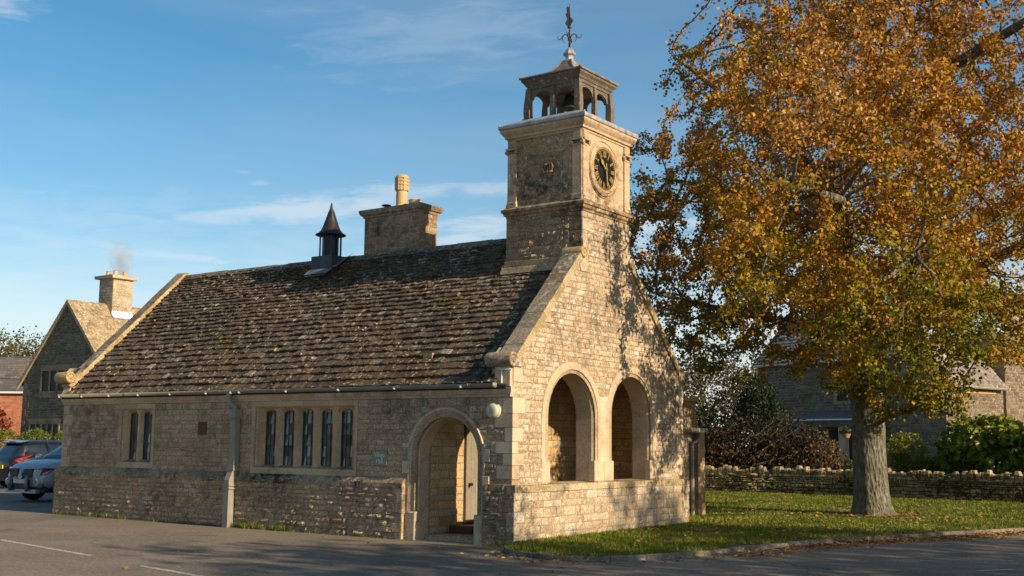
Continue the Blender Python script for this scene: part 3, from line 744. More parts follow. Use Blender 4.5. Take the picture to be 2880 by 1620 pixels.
# windows
def window(w, lights, right_edge, pitch, name='window'):
    x0, x1, z0, z1 = w; g = G()
    a, b = x0+.12, x1-.10; zs, zt = z0+.17, z1-.13
    # surround blocks
    x = x0; n = max(2, int((x1-x0)/.9)); ww = (x1-x0)/n
    for k in range(n):
        g.fbox(FF, x0+k*ww+.002, x0+(k+1)*ww-.002, zt, z1-.002, -.3, .012)
        g.hexa([FF(x0+k*ww+.002, z0, -.3), FF(x0+(k+1)*ww-.002, z0, -.3), FF(x0+(k+1)*ww-.002, z0, .014), FF(x0+k*ww+.002, z0, .014),
                FF(x0+k*ww+.002, zs+.08, -.3), FF(x0+(k+1)*ww-.002, zs+.08, -.3), FF(x0+(k+1)*ww-.002, zs-.02, .014), FF(x0+k*ww+.002, zs-.02, .014)])
    nz = 3; hh = (zt-zs+.02)/nz
    for k in range(nz):
        g.fbox(FF, x0, a, zs-.02+k*hh+.002, zs-.02+(k+1)*hh-.002, -.3, .012); g.fbox(FF, b, x1, zs-.02+k*hh+.002, zs-.02+(k+1)*hh-.002, -.3, .012)
    # splay between outer face and tracery
    g.add([FF(a, zs, .0), FF(a+.05, zs, -.065), FF(a+.05, zt-.04, -.065), FF(a, zt, .0), FF(b, zs, 0), FF(b-.03, zs, -.065), FF(b-.03, zt-.04, -.065), FF(b, zt, 0)], [(0, 1, 2, 3), (4, 7, 6, 5), (3, 2, 6, 7)])
    sur = g.mk(name, MT['ashlar_win'], hall)
    # tracery plate
    t = G(); loops = [[(a-.02, zs-.02), (b+.02, zs-.02), (b+.02, zt+.02), (a-.02, zt+.02)]]; lw = .53
    for k in range(lights):
        r = right_edge-(lights-1-k)*pitch; l = r-lw; zc = zt-.17; c = (l+r)/2
        head = [(l, zc), (l+.015, zc+.05), (l+.06, zc+.095), (l+.13, zc+.12), (c, zc+.135), (r-.13, zc+.12), (r-.06, zc+.095), (r-.015, zc+.05), (r, zc)]
        pth = [(l, zs)]+head+[(r, zs)]
        loops.append(pth)
        cc = ((l+r)/2, (zs+zt)/2)
        path = []
        for (u, z) in pth:
            if z <= zs+.001: d = (-1 if u < c else 1, 0)
            elif z <= zc+.001: d = (-1 if u < c else 1, 0)
            else:
                d = Vector((u-c, (z-zc+.05)*1.6)).normalized(); d = (d.x, d.y)
            path.append((u-d[0]*.06, z-d[1]*.06, d[0], d[1]))
        t.sweep(path, [(.0, -.20), (.06, -.072)], FF)
    t.sheet(loops, FF, -.09, -.07)
    tr = t.mk('mullion', MT['ashlar_win'], sur)
    for k in range(lights):
        r = right_edge-(lights-1-k)*pitch; l = r-lw; zc = zt-.20
        gg = G()
        for qi in range(3):
            for qj in range(6):
                ua, ub = l+.06+(lw-.12)*qi/3, l+.06+(lw-.12)*(qi+1)/3; za, zb = zs+(zt-zs)*qj/5.6, min(zs+(zt-zs)*(qj+1)/5.6, zt)
                a_, b_ = U(-.035, .035)*(ub-ua), U(-.06, .03)*(zb-za); gg.add([FF(ua, za, -.212-a_-b_), FF(ub, za, -.212+a_-b_), FF(ub, zb, -.212+a_+b_), FF(ua, zb, -.212-a_+b_)], [(0, 1, 2, 3)])
        gp = gg.mk('pane', MT['glass'], sur)
        gg = G()
        for q in range(1, 3): gg.fbox(FF, l+.06+(lw-.12)*q/3-.006, l+.06+(lw-.12)*q/3+.006, zs, zt-.1, -.206, -.196)
        for q in range(1, 6): gg.fbox(FF, l+.03, r-.03, zs+(zt-zs)*q/5.6-.006, zs+(zt-zs)*q/5.6+.006, -.206, -.197)
        gg.fbox(FF, l+.03, l+.085, zs, zt-.1, -.206, -.186); gg.fbox(FF, r-.085, r-.03, zs, zt-.1, -.206, -.186); gg.fbox(FF, l+.03, r-.03, zs-.01, zs+.05, -.206, -.186)
        gg.mk('leading', MT['came'], sur)
    # sill shelf inside
    g2 = G(); g2.hexa([FF(a, zs-.05, -.24), FF(b, zs-.05, -.24), FF(b, zs-.06, -.0), FF(a, zs-.06, -.0), FF(a, zs+.07, -.24), FF(b, zs+.07, -.24), FF(b, zs-.015, -.0), FF(a, zs-.015, -.0)])
    g2.mk('sill', MT['ashlar_w'], sur)
MT['ashlar_win'] = stone_mat('window_limestone', (.42, .30, .175), (.52, .385, .235), spots=.15, dark=.3, bump=.3, isl=.3, grain=.3)
window(w5, 5, -4.66, .65); window(w2, 2, -12.13, .60)

# ------------------------------------------------------------------ clock tower
tw = G(); tw.cm = 1
tw.box(TX0, -.02, TY0+.0, TY1, 5.2, 7.70)
tw.cm = 0
FT = lambda u, z, n: (u, TY0-n, z)
masonry(tw, FT, 6.0, 7.66, ivs(lambda z: (TX0+(.22 if int(z/.3) % 2 else .36), -(.22 if int(z/.3) % 2 else .36)+.0), []), ch=(.13, .19), wd=(.16, .4), prot=(.012, .055), rough=.026)
for k in range(20, 26):
    a = k*.3; b = min(a+.3, 7.66); ln = .22 if k % 2 else .36
    tw.fbox(FT, TX0-.012, TX0+ln, a+.005, b-.005, -.1, .014, .008, .003); tw.fbox(FT, -ln, -.006, a+.005, b-.005, -.1, .014, .008, .003)
tower = tw.mk('clock_tower', [MT['rubble_dk'], MT['mortar']], hall)
g = G()      # base course and flashing where the tower meets the roof
g.prism([(TY0, 6.42), (TY0-.045, 6.46), (TY0-.045, 6.58), (TY0, 6.62)], lambda u, z: (TX0-.04, u, z), lambda u, z: (-.3, u, z))
g.prism([(TY0-.10, 6.28), (TY0-.02, 6.52), (TY0+.1, 6.5), (TY0+.1, 6.2)], lambda u, z: (TX0-.12, u, z), lambda u, z: (-.45, u, z))
g.mk('base_course', MT['ashlar_w'], tower)
TCX, TCY = (TX0+0)/2, (TY0+TY1)/2; HX, HY = -TX0/2, (TY1-TY0)/2
g = G()
g.sq(TCX, TCY, [(-.02, 7.66), (.015, 7.665), (.02, 7.71), (.06, 7.74), (.075, 7.80), (.11, 7.82), (.115, 7.88), (.02, 7.95), (-.05, 7.95)], HX, HY)
g.mk('string_course', MT['ashlar_w'], tower)
g = G(); ins = -.035
g.sq(TCX, TCY, [(ins, 7.9), (ins, 9.72)], HX, HY)
FU = lambda u, z, n: (u, TY0+.035-n, z)     # upper stage faces
FUG = lambda u, z, n: (-.035+n, u, z)
up_m = g.mk('upper_stage', MT['ashlar_w'], tower)
# pilasters: shaft, base, capital with volutes
def pilaster(fr, u0, u1, sgn):
    g = G(); pr = .05
    g.fbox(fr, u0, u1, 8.12, 9.3, -.01, pr)
    g.fbox(fr, u0-.025, u1+.025, 7.95, 8.02, -.01, pr+.03); g.fbox(fr, u0-.018, u1+.018, 8.02, 8.09, -.01, pr+.02, .015); g.fbox(fr, u0-.008, u1+.008, 8.09, 8.125, -.01, pr+.008)
    g.fbox(fr, u0-.01, u1+.01, 9.27, 9.31, -.01, pr+.012)
    g.fbox(fr, u0-.035, u1+.035, 9.40, 9.45, -.01, pr+.05); g.fbox(fr, u0, u1, 9.45, 9.66, -.01, pr+.02, .02)
    for u in (u0-.02, u1+.02):
        n0 = -.005; cc = fr(u, 9.35, 0)
        # volute as short roll pointing out of the face
        ax = 'y' if fr(0, 0, 1)[1] != fr(0, 0, 0)[1] else 'x'
        d = fr(0, 0, 1)[1]-fr(0, 0, 0)[1] if ax == 'y' else 1
        g.lathe([(.052, -.01*d), (.055, (pr+.02)*d), (.05, (pr+.035)*d), (.028, (pr+.036)*d), (.026, (pr+.028)*d), (.012, (pr+.03)*d), (.01, (pr+.045)*d)], cc, 14, ax)
    return g.mk('pilaster', MT['ashlar_p'], tower)
MT['ashlar_p'] = stone_mat('clock_stage_limestone', (.45, .335, .20), (.57, .435, .275), spots=.5, dark=.6, bump=.35, grain=.45)
pilaster(FU, -.27, -.015, 1); pilaster(FU, TX0+.015, TX0+.27, -1)
pilaster(FUG, TY0+.02, TY0+.275, 1); pilaster(FUG, TY1-.275, TY1-.02, -1)
g = G()
g.fbox(FUG, TY0+.27, TY1-.27, 7.95, 9.66, -.02, .012)
g.mk('clock_panel', MT['ashlar_p'], tower)
# carved crown panel
g = G(); cx, cz = -.985, 8.80
g.sheet([[(cx-.40, 8.36), (cx+.40, 8.36), (cx+.40, 9.17), (cx-.40, 9.17)], [(cx-.34, 8.42), (cx-.34, 9.11), (cx+.34, 9.11), (cx+.34, 8.42)]], FU, -.01, .015)
g.fbox(FU, cx-.44, cx+.44, 9.17, 9.20, -.01, .03); g.fbox(FU, cx-.47, cx+.47, 9.20, 9.24, -.01, .05)
g.mk('crown_panel', MT['ashlar_w'], tower)
g = G()
g.fbox(FU, cx-.13, cx+.13, cz-.10, cz-.05, -.01, .07, .01)
for k in range(5):
    u = cx-.12+k*.06; g.fbox(FU, u-.02, u+.02, cz-.05, cz+.0, -.01, .065, .008)
for sx in (-1, 1):
    for w in (.15, .08):
        g.tube([FU(cx+sx*(.10*(w/.15)), cz-.05, .04), FU(cx+sx*w, cz+.04, .06), FU(cx+sx*w*.85, cz+.11, .065), FU(cx, cz+.095, .06)], .03, 6)
g.lathe([(.0, -.02), (.04, -.01), (.045, .02), (.0, .05)], FU(cx, cz+.14, .03), 10, 'z')
g.tube([FU(cx, cz+.15, .05), FU(cx, cz+.22, .05)], .014, 5)
g.mk('carved_crown', MT['ashlar_w'], tower, True)
# cornice and lead capping
g = G()
g.sq(TCX, TCY, [(-.05, 9.64), (.0, 9.645), (.01, 9.69), (.05, 9.70), (.055, 9.75), (.10, 9.80), (.14, 9.86), (.145, 9.92), (-.1, 9.925)], HX, HY)
g.mk('tower_cornice', MT['ashlar_p'], tower)
g = G()
g.sq(TCX, TCY, [(-.12, 9.92), (.165, 9.925), (.175, 9.95), (.175, 10.01), (.16, 10.035), (-.30, 10.24), (-.35, 10.25)], HX, HY)
for sx in (-1, 1):
    for sy in (-1, 1):
        g.lathe([(.02, 0), (.03, .03), (.012, .07), (.0, .08)], (TCX+sx*(HX+.15), TCY+sy*(HY+.15), 10.0), 8)
g.mk('lead_capping', MT['lead'], tower)
# clock
CY, CZ, CR = 3.80, 8.845, .545
def disc(r, n0, n1, seg=48, prof=None):
    g = G(); g.lathe(prof or [(r, n0), (r, n1)], (0, CY, CZ), seg, 'x'); return g
clock = G(); clock.lathe([(CR, -.02), (CR, .004)], (0, CY, CZ), 56, 'x'); clk = clock.mk('clock', MT['black'], hall)
g = G()
def ringx(g, prof, c, seg=56):
    m = len(prof); vs = []; fs = []
    for k in range(seg):
        a = 2*PI*k/seg
        for r, n in prof: vs.append((n, c[0]+r*math.cos(a), c[1]+r*math.sin(a)))
    for k in range(seg):
        l = (k+1) % seg
        for j in range(m-1): fs.append((k*m+j, l*m+j, l*m+j+1, k*m+j+1))
    g.add(vs, fs)
ringx(g, [(CR-.01, -.02), (CR+.0, .03), (CR+.03, .05), (CR+.05, .035), (CR+.09, .03), (CR+.12, .01), (CR+.125, -.03)], (CY, CZ))
ringx(g, [(CR+.15, -.02), (CR+.155, .0), (CR+.17, .0), (CR+.175, -.02)], (CY, CZ))
g.mk('stone_rim', MT['ashlar_p'], clk)
g = G(); ringx(g, [(CR-.035, .004), (CR-.035, .018), (CR-.012, .024), (CR+.004, .018), (CR+.004, 0)], (CY, CZ)); 
for k in range(60):
    a = 2*PI*k/60; c_, s_ = math.cos(a), math.sin(a); r0, r1, w = CR-.075, CR-.05, .011 if k % 5 else .018
    g.add([(.009, CY+c_*r+s_*q, CZ+s_*r-c_*q) for r, q in ((r0, -w), (r0, w), (r1, w), (r1, -w))], [(0, 1, 2, 3)])
g.mk('gilt_ring', MT['gold'], clk)
def text_mesh(body, size, tf, extrude=.004, spacing=1.0, sx=1.0):
    cu = bpy.data.curves.new('txt', 'FONT'); cu.body = body; cu.size = size; cu.extrude = extrude; cu.align_x = 'CENTER'; cu.align_y = 'CENTER'; cu.space_character = spacing; cu.space_line = .9
    o = bpy.data.objects.new('txt', cu); S.collection.objects.link(o); bpy.context.view_layer.update()
    me = bpy.data.meshes.new_from_object(o.evaluated_get(bpy.context.evaluated_depsgraph_get()))
    vs = [tf(v.co.x*sx, v.co.y, v.co.z) for v in me.vertices]; fs = [tuple(p.vertices) for p in me.polygons]
    bpy.data.objects.remove(o); bpy.data.curves.remove(cu); bpy.data.meshes.remove(me)
    return vs, fs
def strokes(s):
    """roman numerals drawn as bars: list of (u0, v0, u1, v1, w)"""
    L = []; x = 0; H = .075
    for ch in s:
        if ch == 'I': L.append((x+.012, -H, x+.012, H, .011)); x += .032
        if ch == 'V': L += [(x, H, x+.032, -H, .013), (x+.064, H, x+.032, -H, .007)]; x += .078
        if ch == 'X': L += [(x, H, x+.07, -H, .013), (x+.07, H, x, -H, .007)]; x += .085
    m = (min(min(l[0], l[2]) for l in L)+max(max(l[0], l[2]) for l in L))/2
    return [(a-m, b, c-m, d, w) for a, b, c, d, w in L]
for h, s in enumerate(['XII', 'I', 'II', 'III', 'IIII', 'V', 'VI', 'VII', 'VIII', 'IX', 'X', 'XI']):
    a = R(30*h); rc = CR-.155
    g = G()
    for (u0, v0, u1, v1, w) in strokes(s):
        dx, dy = u1-u0, v1-v0; l = math.hypot(dx, dy); px, py = -dy/l*w, dx/l*w
        q = [(u0+px, v0+py), (u1+px, v1+py), (u1-px, v1-py), (u0-px, v0-py)]
        pts = []
        for (u, v_) in q:
            rr_ = rc+v_; pts.append((CY+rr_*math.sin(a)+u*math.cos(a), CZ+rr_*math.cos(a)-u*math.sin(a)))
        g.add([(.008+n, p[0], p[1]) for n in (0, .006) for p in pts], [(4, 5, 6, 7), (0, 1, 5, 4), (1, 2, 6, 5), (2, 3, 7, 6), (3, 0, 4, 7)])
    g.mk('numeral', MT['gold'], clk)
def hand(ang, shape, n0, nm):
    g = G(); a = R(ang)
    f = lambda u, v: (CY+v*math.sin(a)+u*math.cos(a), CZ+v*math.cos(a)-u*math.sin(a))
    g.prism(shape, lambda u, v: (n0, *f(u, v)), lambda u, v: (n0+.012, *f(u, v))); return g.mk(nm, MT['gold'], clk)
hand(-44, [(-.018, -.08), (.018, -.08), (.02, .0), (.022, .14), (.055, .2), (.05, .25), (.02, .29), (.0, .36), (-.02, .29), (-.05, .25), (-.055, .2), (-.022, .14), (-.02, 0)], .045, 'hour_hand')
hand(174, [(-.022, -.15), (.022, -.15), (.018, 0), (.022, .15), (.018, .3), (.0, .5), (-.018, .3), (-.022, .15), (-.018, 0)], .07, 'minute_hand')
g = G(); g.lathe([(.02, 0), (.03, .06), (.02, .1), (0, .1)], (0, CY, CZ), 12, 'x'); g.mk('boss', MT['gold'], clk)

# belfry
g = G(); LH = .80
prof_post = [(.105, 10.18), (.10, 10.22), (.075, 10.24), (.088, 10.4), (.088, 10.6), (.07, 10.95), (.07, 11.15)]
bell_z = 10.62
bf = G()
bf.sq(TCX, TCY, [(.74, 11.02), (.765, 11.03), (.775, 11.09), (.80, 11.11), (.83, 11.17), (.88, 11.22), (.89, 11.27), (.5, 11.28)], 0, 0)
bel = bf.mk('belfry', MT['oakwood'], hall)
def post(dx, dy, w, top=.66, bot=.745):
    g = G(); pr = [(10.18, 1.0, w+.03), (10.26, 1.0, w+.03), (10.265, 1.0, w+.004), (10.42, 1.012, w+.006), (10.62, 1.01, w+.002), (10.82, .995, w-.006), (11.05, .98, w-.01)]
    vs = []; fs = []
    for z, f, hw in pr:
        cx_, cy_ = TCX+dx*bot*f, TCY+dy*bot*f
        vs += [(cx_-hw, cy_-hw, z), (cx_+hw, cy_-hw, z), (cx_+hw, cy_+hw, z), (cx_-hw, cy_+hw, z)]
    for i in range(len(pr)-1):
        for k in range(4): fs.append((i*4+k, i*4+(k+1) % 4, i*4+4+(k+1) % 4, i*4+4+k))
    g.add(vs, fs); return g.mk('post', MT['oakwood'], bel)
for dx, dy in ((-1, -1), (1, -1), (1, 1), (-1, 1)): post(dx, dy, .078)
for dx, dy in ((0, -1), (1, 0), (0, 1), (-1, 0)): post(dx, dy, .055)
for k in range(4):      # arched heads between the posts
    g = G(); rot = k*PI/2
    for s in (-1, 1):
        c = s*.34
        n = 14; r = .26; zs_ = 10.78; pts = [(c-.34, 11.05), (c-.34, zs_-.0)]
        pts += [(c+r*math.cos(PI-PI*i/n), zs_+.17*math.sin(PI-PI*i/n)) for i in range(n+1)]+[(c+.34, zs_), (c+.34, 11.05)]
        def T(u, z, d):
            x, y = u*1.03, -.705+d; return (TCX+x*math.cos(rot)-y*math.sin(rot), TCY+x*math.sin(rot)+y*math.cos(rot), z)
        g.prism(pts, lambda u, z: T(u, z, -.035), lambda u, z: T(u, z, .035))
    g.mk('arched_head', MT['oakwood'], bel)
g = G()
g.sq(TCX, TCY, [(.5, 11.275), (.915, 11.28), (.93, 11.30), (.925, 11.325), (.74, 11.355), (.56, 11.41), (.41, 11.49), (.28, 11.61), (.20, 11.73), (.15, 11.84), (.11, 11.88)], 0, 0)
for dx in (-1, 1):
    for dy in (-1, 1):
        g.tube([(TCX+dx*o, TCY+dy*o, z+.012) for o, z in [(.925, 11.325), (.74, 11.355), (.56, 11.41), (.41, 11.49), (.28, 11.61), (.20, 11.73), (.15, 11.84)]], [.03, .022, .02, .02, .02, .02, .02], 6)
g.mk('lead_roof', plain('brown_stained_lead', (.20, .165, .14), .6, .15, .45, 5, .25), bel)
g = G()
g.lathe([(.17, 11.76), (.17, 11.83), (.12, 11.87), (.10, 11.93), (.11, 11.99), (.15, 12.02), (.165, 12.04), (.165, 12.075), (.12, 12.09), (.115, 12.12), (.09, 12.18), (.04, 12.22), (.0, 12.23)], (TCX, TCY, 0), 8, a0=PI/8)
g.mk('finial', MT['lead'], bel)
# bell hangs inside: a thing of its own
g = G()
g.lathe([(.0, .36), (.05, .36), (.10, .33), (.13, .26), (.15, .15), (.185, .06), (.24, .0), (.25, -.02), (.22, -.02), (.16, .04), (.11, .25), (0, .3)], (TCX, TCY, bell_z), 24)
bellt = thing('bell', (TCX, TCY, bell_z), 'green bronze bell hanging inside the open belfry', 'bell')
g.mk('bell_body', MT['bronze'], bellt, True)
g = G(); g.box(TCX-.68, TCX+.68, TCY-.05, TCY+.05, bell_z+.38, bell_z+.48); g.mk('headstock', MT['oakwood'], bellt)
# weather vane
vane = thing('weather_vane', (TCX, TCY, 12.18), 'rusty iron weather vane with scrolled arms on top of the belfry', 'weather vane')
g = G(); g.tube([(TCX, TCY, 12.15), (TCX, TCY, 13.38)], [.026, .010], 8)
g.lathe([(.03, 12.4), (.04, 12.43), (.03, 12.46)], (TCX, TCY, 0), 10); g.lathe([(0, 12.72), (.05, 12.75), (.055, 12.77), (.04, 12.8), (0, 12.82)], (TCX, TCY, 0), 10)
g.mk('rod', MT['iron'], vane, True)
for k in range(4):
    a = k*PI/2+.35; d = Vector((math.cos(a), math.sin(a), 0)); g = G()
    P3 = lambda r, z: tuple(Vector((TCX, TCY, z))+d*r)
    g.tube([P3(.015, 12.47), P3(.06, 12.56), P3(.13, 12.59), P3(.19, 12.54), P3(.22, 12.48), P3(.27, 12.46), P3(.31, 12.50), P3(.31, 12.56)], [.013]*5+[.011, .009, .007], 6)
    g.tube([P3(.16, 12.57), P3(.185, 12.47), P3(.16, 12.40), P3(.13, 12.37)], [.011, .01, .008, .006], 6)
    g.mk('scroll_arm', MT['iron'], vane, True)
g = G(); a = R(152); d = (math.cos(a), math.sin(a))
shape = [(.0, 12.80), (.12, 12.84), (.22, 12.95), (.16, 13.0), (.10, 13.02), (.17, 13.12), (.20, 13.22), (.13, 13.2), (.16, 13.34), (.10, 13.37), (.03, 13.33), (-.02, 13.2), (-.03, 13.05), (-.10, 12.98), (-.17, 12.93), (-.19, 12.86), (-.12, 12.86), (-.05, 12.82)]
g.prism(shape, lambda u, z: (TCX+d[0]*u-.008, TCY+d[1]*u, z), lambda u, z: (TCX+d[0]*u+.008, TCY+d[1]*u+.006, z))
g.mk('vane_plate', plain('copper_vane', (.22, .12, .08), .5, .4, .2, 8, .1), vane)

# stone chimney on the rear slope, roof ventilator
def chimney(x0, x1, y0, y1, z0, z1, parent, name='chimney', mat='rubble_dk', sc=1.0):
    g = G(); g.cm = 1; g.box(x0, x1, y0, y1, z0, z1); g.cm = 0
    for fr, a, b in ((lambda u, z, n: (u, y0-n, z), x0, x1), (lambda u, z, n: (x1+n, u, z), y0, y1)):
        masonry(g, fr, z0, z1, ivs(lambda z: (a, b), []), ch=(.13*sc, .2*sc), wd=(.2*sc, .45*sc), prot=(.006, .02), rough=.006)
    return g.mk(name, [MT[mat], MT['mortar']], parent)
CH = (-8.66, -6.56, 4.6, 5.40)
ch = chimney(*CH, 6.5, 8.68, hall)
g = G(); cxm, cym = (CH[0]+CH[1])/2, (CH[2]+CH[3])/2
g.sq(cxm, cym, [(-.02, 8.66), (.03, 8.67), (.05, 8.73), (.10, 8.76), (.13, 8.84), (.135, 8.90), (-.1, 8.93)], (CH[1]-CH[0])/2, (CH[3]-CH[2])/2)
g.mk('cap', MT['coping'], ch)
g = G()
g.lathe([(.20, 8.9), (.19, 8.96), (.165, 9.02), (.17, 9.3), (.16, 9.42), (.19, 9.44), (.20, 9.5), (.212, 9.55), (.19, 9.56), (.19, 9.60), (.212, 9.61), (.212, 9.65), (.19, 9.66), (.19, 9.70), (.212, 9.71), (.212, 9.75), (.19, 9.76), (.19, 9.80), (.205, 9.81), (.20, 9.86), (.14, 9.91), (.08, 9.925), (0, 9.93)], (-7.55, 4.95, 0), 20)
for k in range(8):
    a = k*PI/4+.2; g.tube([(-7.55+(.205)*math.cos(a), 4.95+.205*math.sin(a), 9.45), (-7.55+.205*math.cos(a), 4.95+.205*math.sin(a), 9.82)], .016, 5)
g.mk('chimney_pot', MT['terra'], ch)
g = G(); g.lathe([(.20, 8.9), (.19, 9.08), (.205, 9.10), (.19, 9.12), (.13, 9.12)], (-7.05, 4.98, 0), 16); g.mk('chimney_pot', MT['terra'], ch)
g = G(); g.lathe([(.06, 8.9), (.06, 9.02), (.15, 9.03), (.13, 9.06), (.0, 9.09)], (-8.05, 4.85, 0), 14); g.mk('flue_cowl', MT['dmetal'], ch)
VX, VY = -9.07, 3.62
g = G(); g.box(VX-.40, VX+.42, VY-.35, VY+.35, 6.6, 7.42); vb = g.mk('roof_ventilator', plain('streaked_lead_box', (.045, .05, .062), .5, .2, .6, 3.5, .2), hall)
g = G(); g.add([(VX-.44, VY-.36, 6.86+.14), (VX+.46, VY-.36, 6.86+.14), (VX+.40, VY-.62, 6.80), (VX-.38, VY-.62, 6.80)], [(0, 3, 2, 1)]); g.add([(VX-.44, VY-.36, 7.04), (VX+.46, VY-.36, 7.04), (VX+.46, VY-.60, 6.86), (VX-.44, VY-.60, 6.86)], [(0, 1, 2, 3)])
g.add([(VX+.425, VY-.36, 7.06), (VX+.60, VY-.36, 7.06), (VX+.66, VY+.3, 7.55), (VX+.425, VY+.3, 7.45)], [(0, 1, 2, 3)]); g.mk('lead_flashing', plain('dull_flashing', (.16, .16, .165), .6, .1, .5, 5, .2), vb)
g = G(); g.lathe([(.24, 7.4), (.24, 8.05)], (VX, VY, 0), 22); g.mk('drum', MT['dmetal'], vb, False)
g = G(); g.lathe([(.36, 8.04), (.44, 8.055), (.44, 8.08), (.36, 8.12), (.29, 8.20), (.23, 8.33), (.16, 8.54), (.09, 8.75), (.045, 8.85), (.04, 8.92), (.015, 9.02), (.0, 9.03)], (VX, VY, 0), 24); g.mk('cone', MT['conem'], vb, True)
for k in range(6):
    a = k*PI/3+.3; g = G(); g.tube([(VX+.34*math.cos(a), VY+.34*math.sin(a), 7.4), (VX+.34*math.cos(a), VY+.34*math.sin(a), 8.07)], .018, 6); g.mk('strut', MT['dmetal'], vb)

# things fixed to the hall
sg = thing('plaque', (-3.7, -.02, 1.77), 'small grey square plaque lettered Village Hall beside the doorway', 'sign')
g = G(); g.fbox(FF, -3.92, -3.49, 1.62, 1.95, .0, .035, .006); g.mk('board', MT['plaque'], sg)
for body, z in (('Village', 1.855), ('Hall', 1.715)):
    vs, fs = text_mesh(body, .155, lambda x, y, q, z=z: (-3.705+x, -.037-q, z+y), .002, 1.0, .82)
    mk('lettering', vs, fs, MT['letter'], sg)
lm = thing('bulkhead_lamp', (-.5, -.01, 2.84), 'round cream lamp fixed high on the wall near the corner', 'lamp')
g = G(); g.lathe([(.165, 0), (.17, -.05), (.165, -.055)], (-.46, 0, 2.84), 28, 'y'); g.mk('back_plate', MT['white'], lm)
g = G(); g.lathe([(.155, -.05), (.158, -.10), (.145, -.13), (.105, -.15), (.0, -.155)], (-.46, 0, 2.84), 28, 'y'); g.mk('diffuser', MT['lamp'], lm, True)
g = G(); g.tube([(-.26, -.13, 3.72), (.06, -.13, 3.70)], .018, 6); g.tube([(-.20, -.13, 3.72), (-.20, -.13, 3.42)], .016, 6)
cb = g.mk('cable_bracket', MT['white'], None, False, (-.2, -.13, 3.5)); tag(cb, 'thin white cable bracket under the carved roll at the near roof corner', 'bracket')

# rear wing seen past the far corner
rw = thing('stone_outbuilding', (-4, 10, 0), 'small stone lean-to with a squat chimney behind the far corner of the hall', 'building')
g = G(); g.cm = 1; g.box(-6, -1.5, WD+.02, 11.5, -.2, 2.55); g.cm = 0
masonry(g, lambda u, z, n: (-1.5+n, u, z), .0, 2.5, ivs(lambda z: (8.2, 11.5), []))
g.mk('wall', [MT['rubble'], MT['mortar']], rw)
g = G(); g.hexa([(-6, WD+.05, 2.56), (-1.3, WD+.05, 2.56), (-1.3, 11.6, 2.56), (-6, 11.6, 2.56), (-6, WD+.05, 3.9), (-3.2, WD+.05, 3.5), (-3.2, 11.6, 3.5), (-6, 11.6, 3.9)]); g.mk('roof', MT['tile'], rw)
c3 = chimney(-2.5, -1.52, 11.0, 11.75, 2.2, 3.45, rw); g = G(); g.sq(-2.01, 11.38, [(0, 3.44), (.07, 3.46), (.07, 3.62), (-.1, 3.64)], .49, .38); g.mk('cap', MT['copside'], c3)
g = G(); g.lathe([(.2, 3.6), (.19, 3.95), (.21, 4.0), (.18, 4.05)], (-2.0, 11.3, 0), 12); g.mk('chimney_pot', plain('sooty_pot', (.1, .09, .05), .8), c3)
g = G(); g.tube([(-1.2, 8.1, 2.62), (-1.2, 11.8, 2.58)], .075, 8); g.tube([(-1.2, 11.5, 2.55), (-1.28, 11.45, 2.3), (-1.42, 11.3, 2.2), (-1.42, 11.3, 0.05)], .06, 8); g.mk('gutter', MT['pipe'], rw)
g = G(); g.box(-1.8, -1.35, 11.55, 12.0, -.1, 2.5); g.mk('buttress', MT['rubble_dk'], rw)
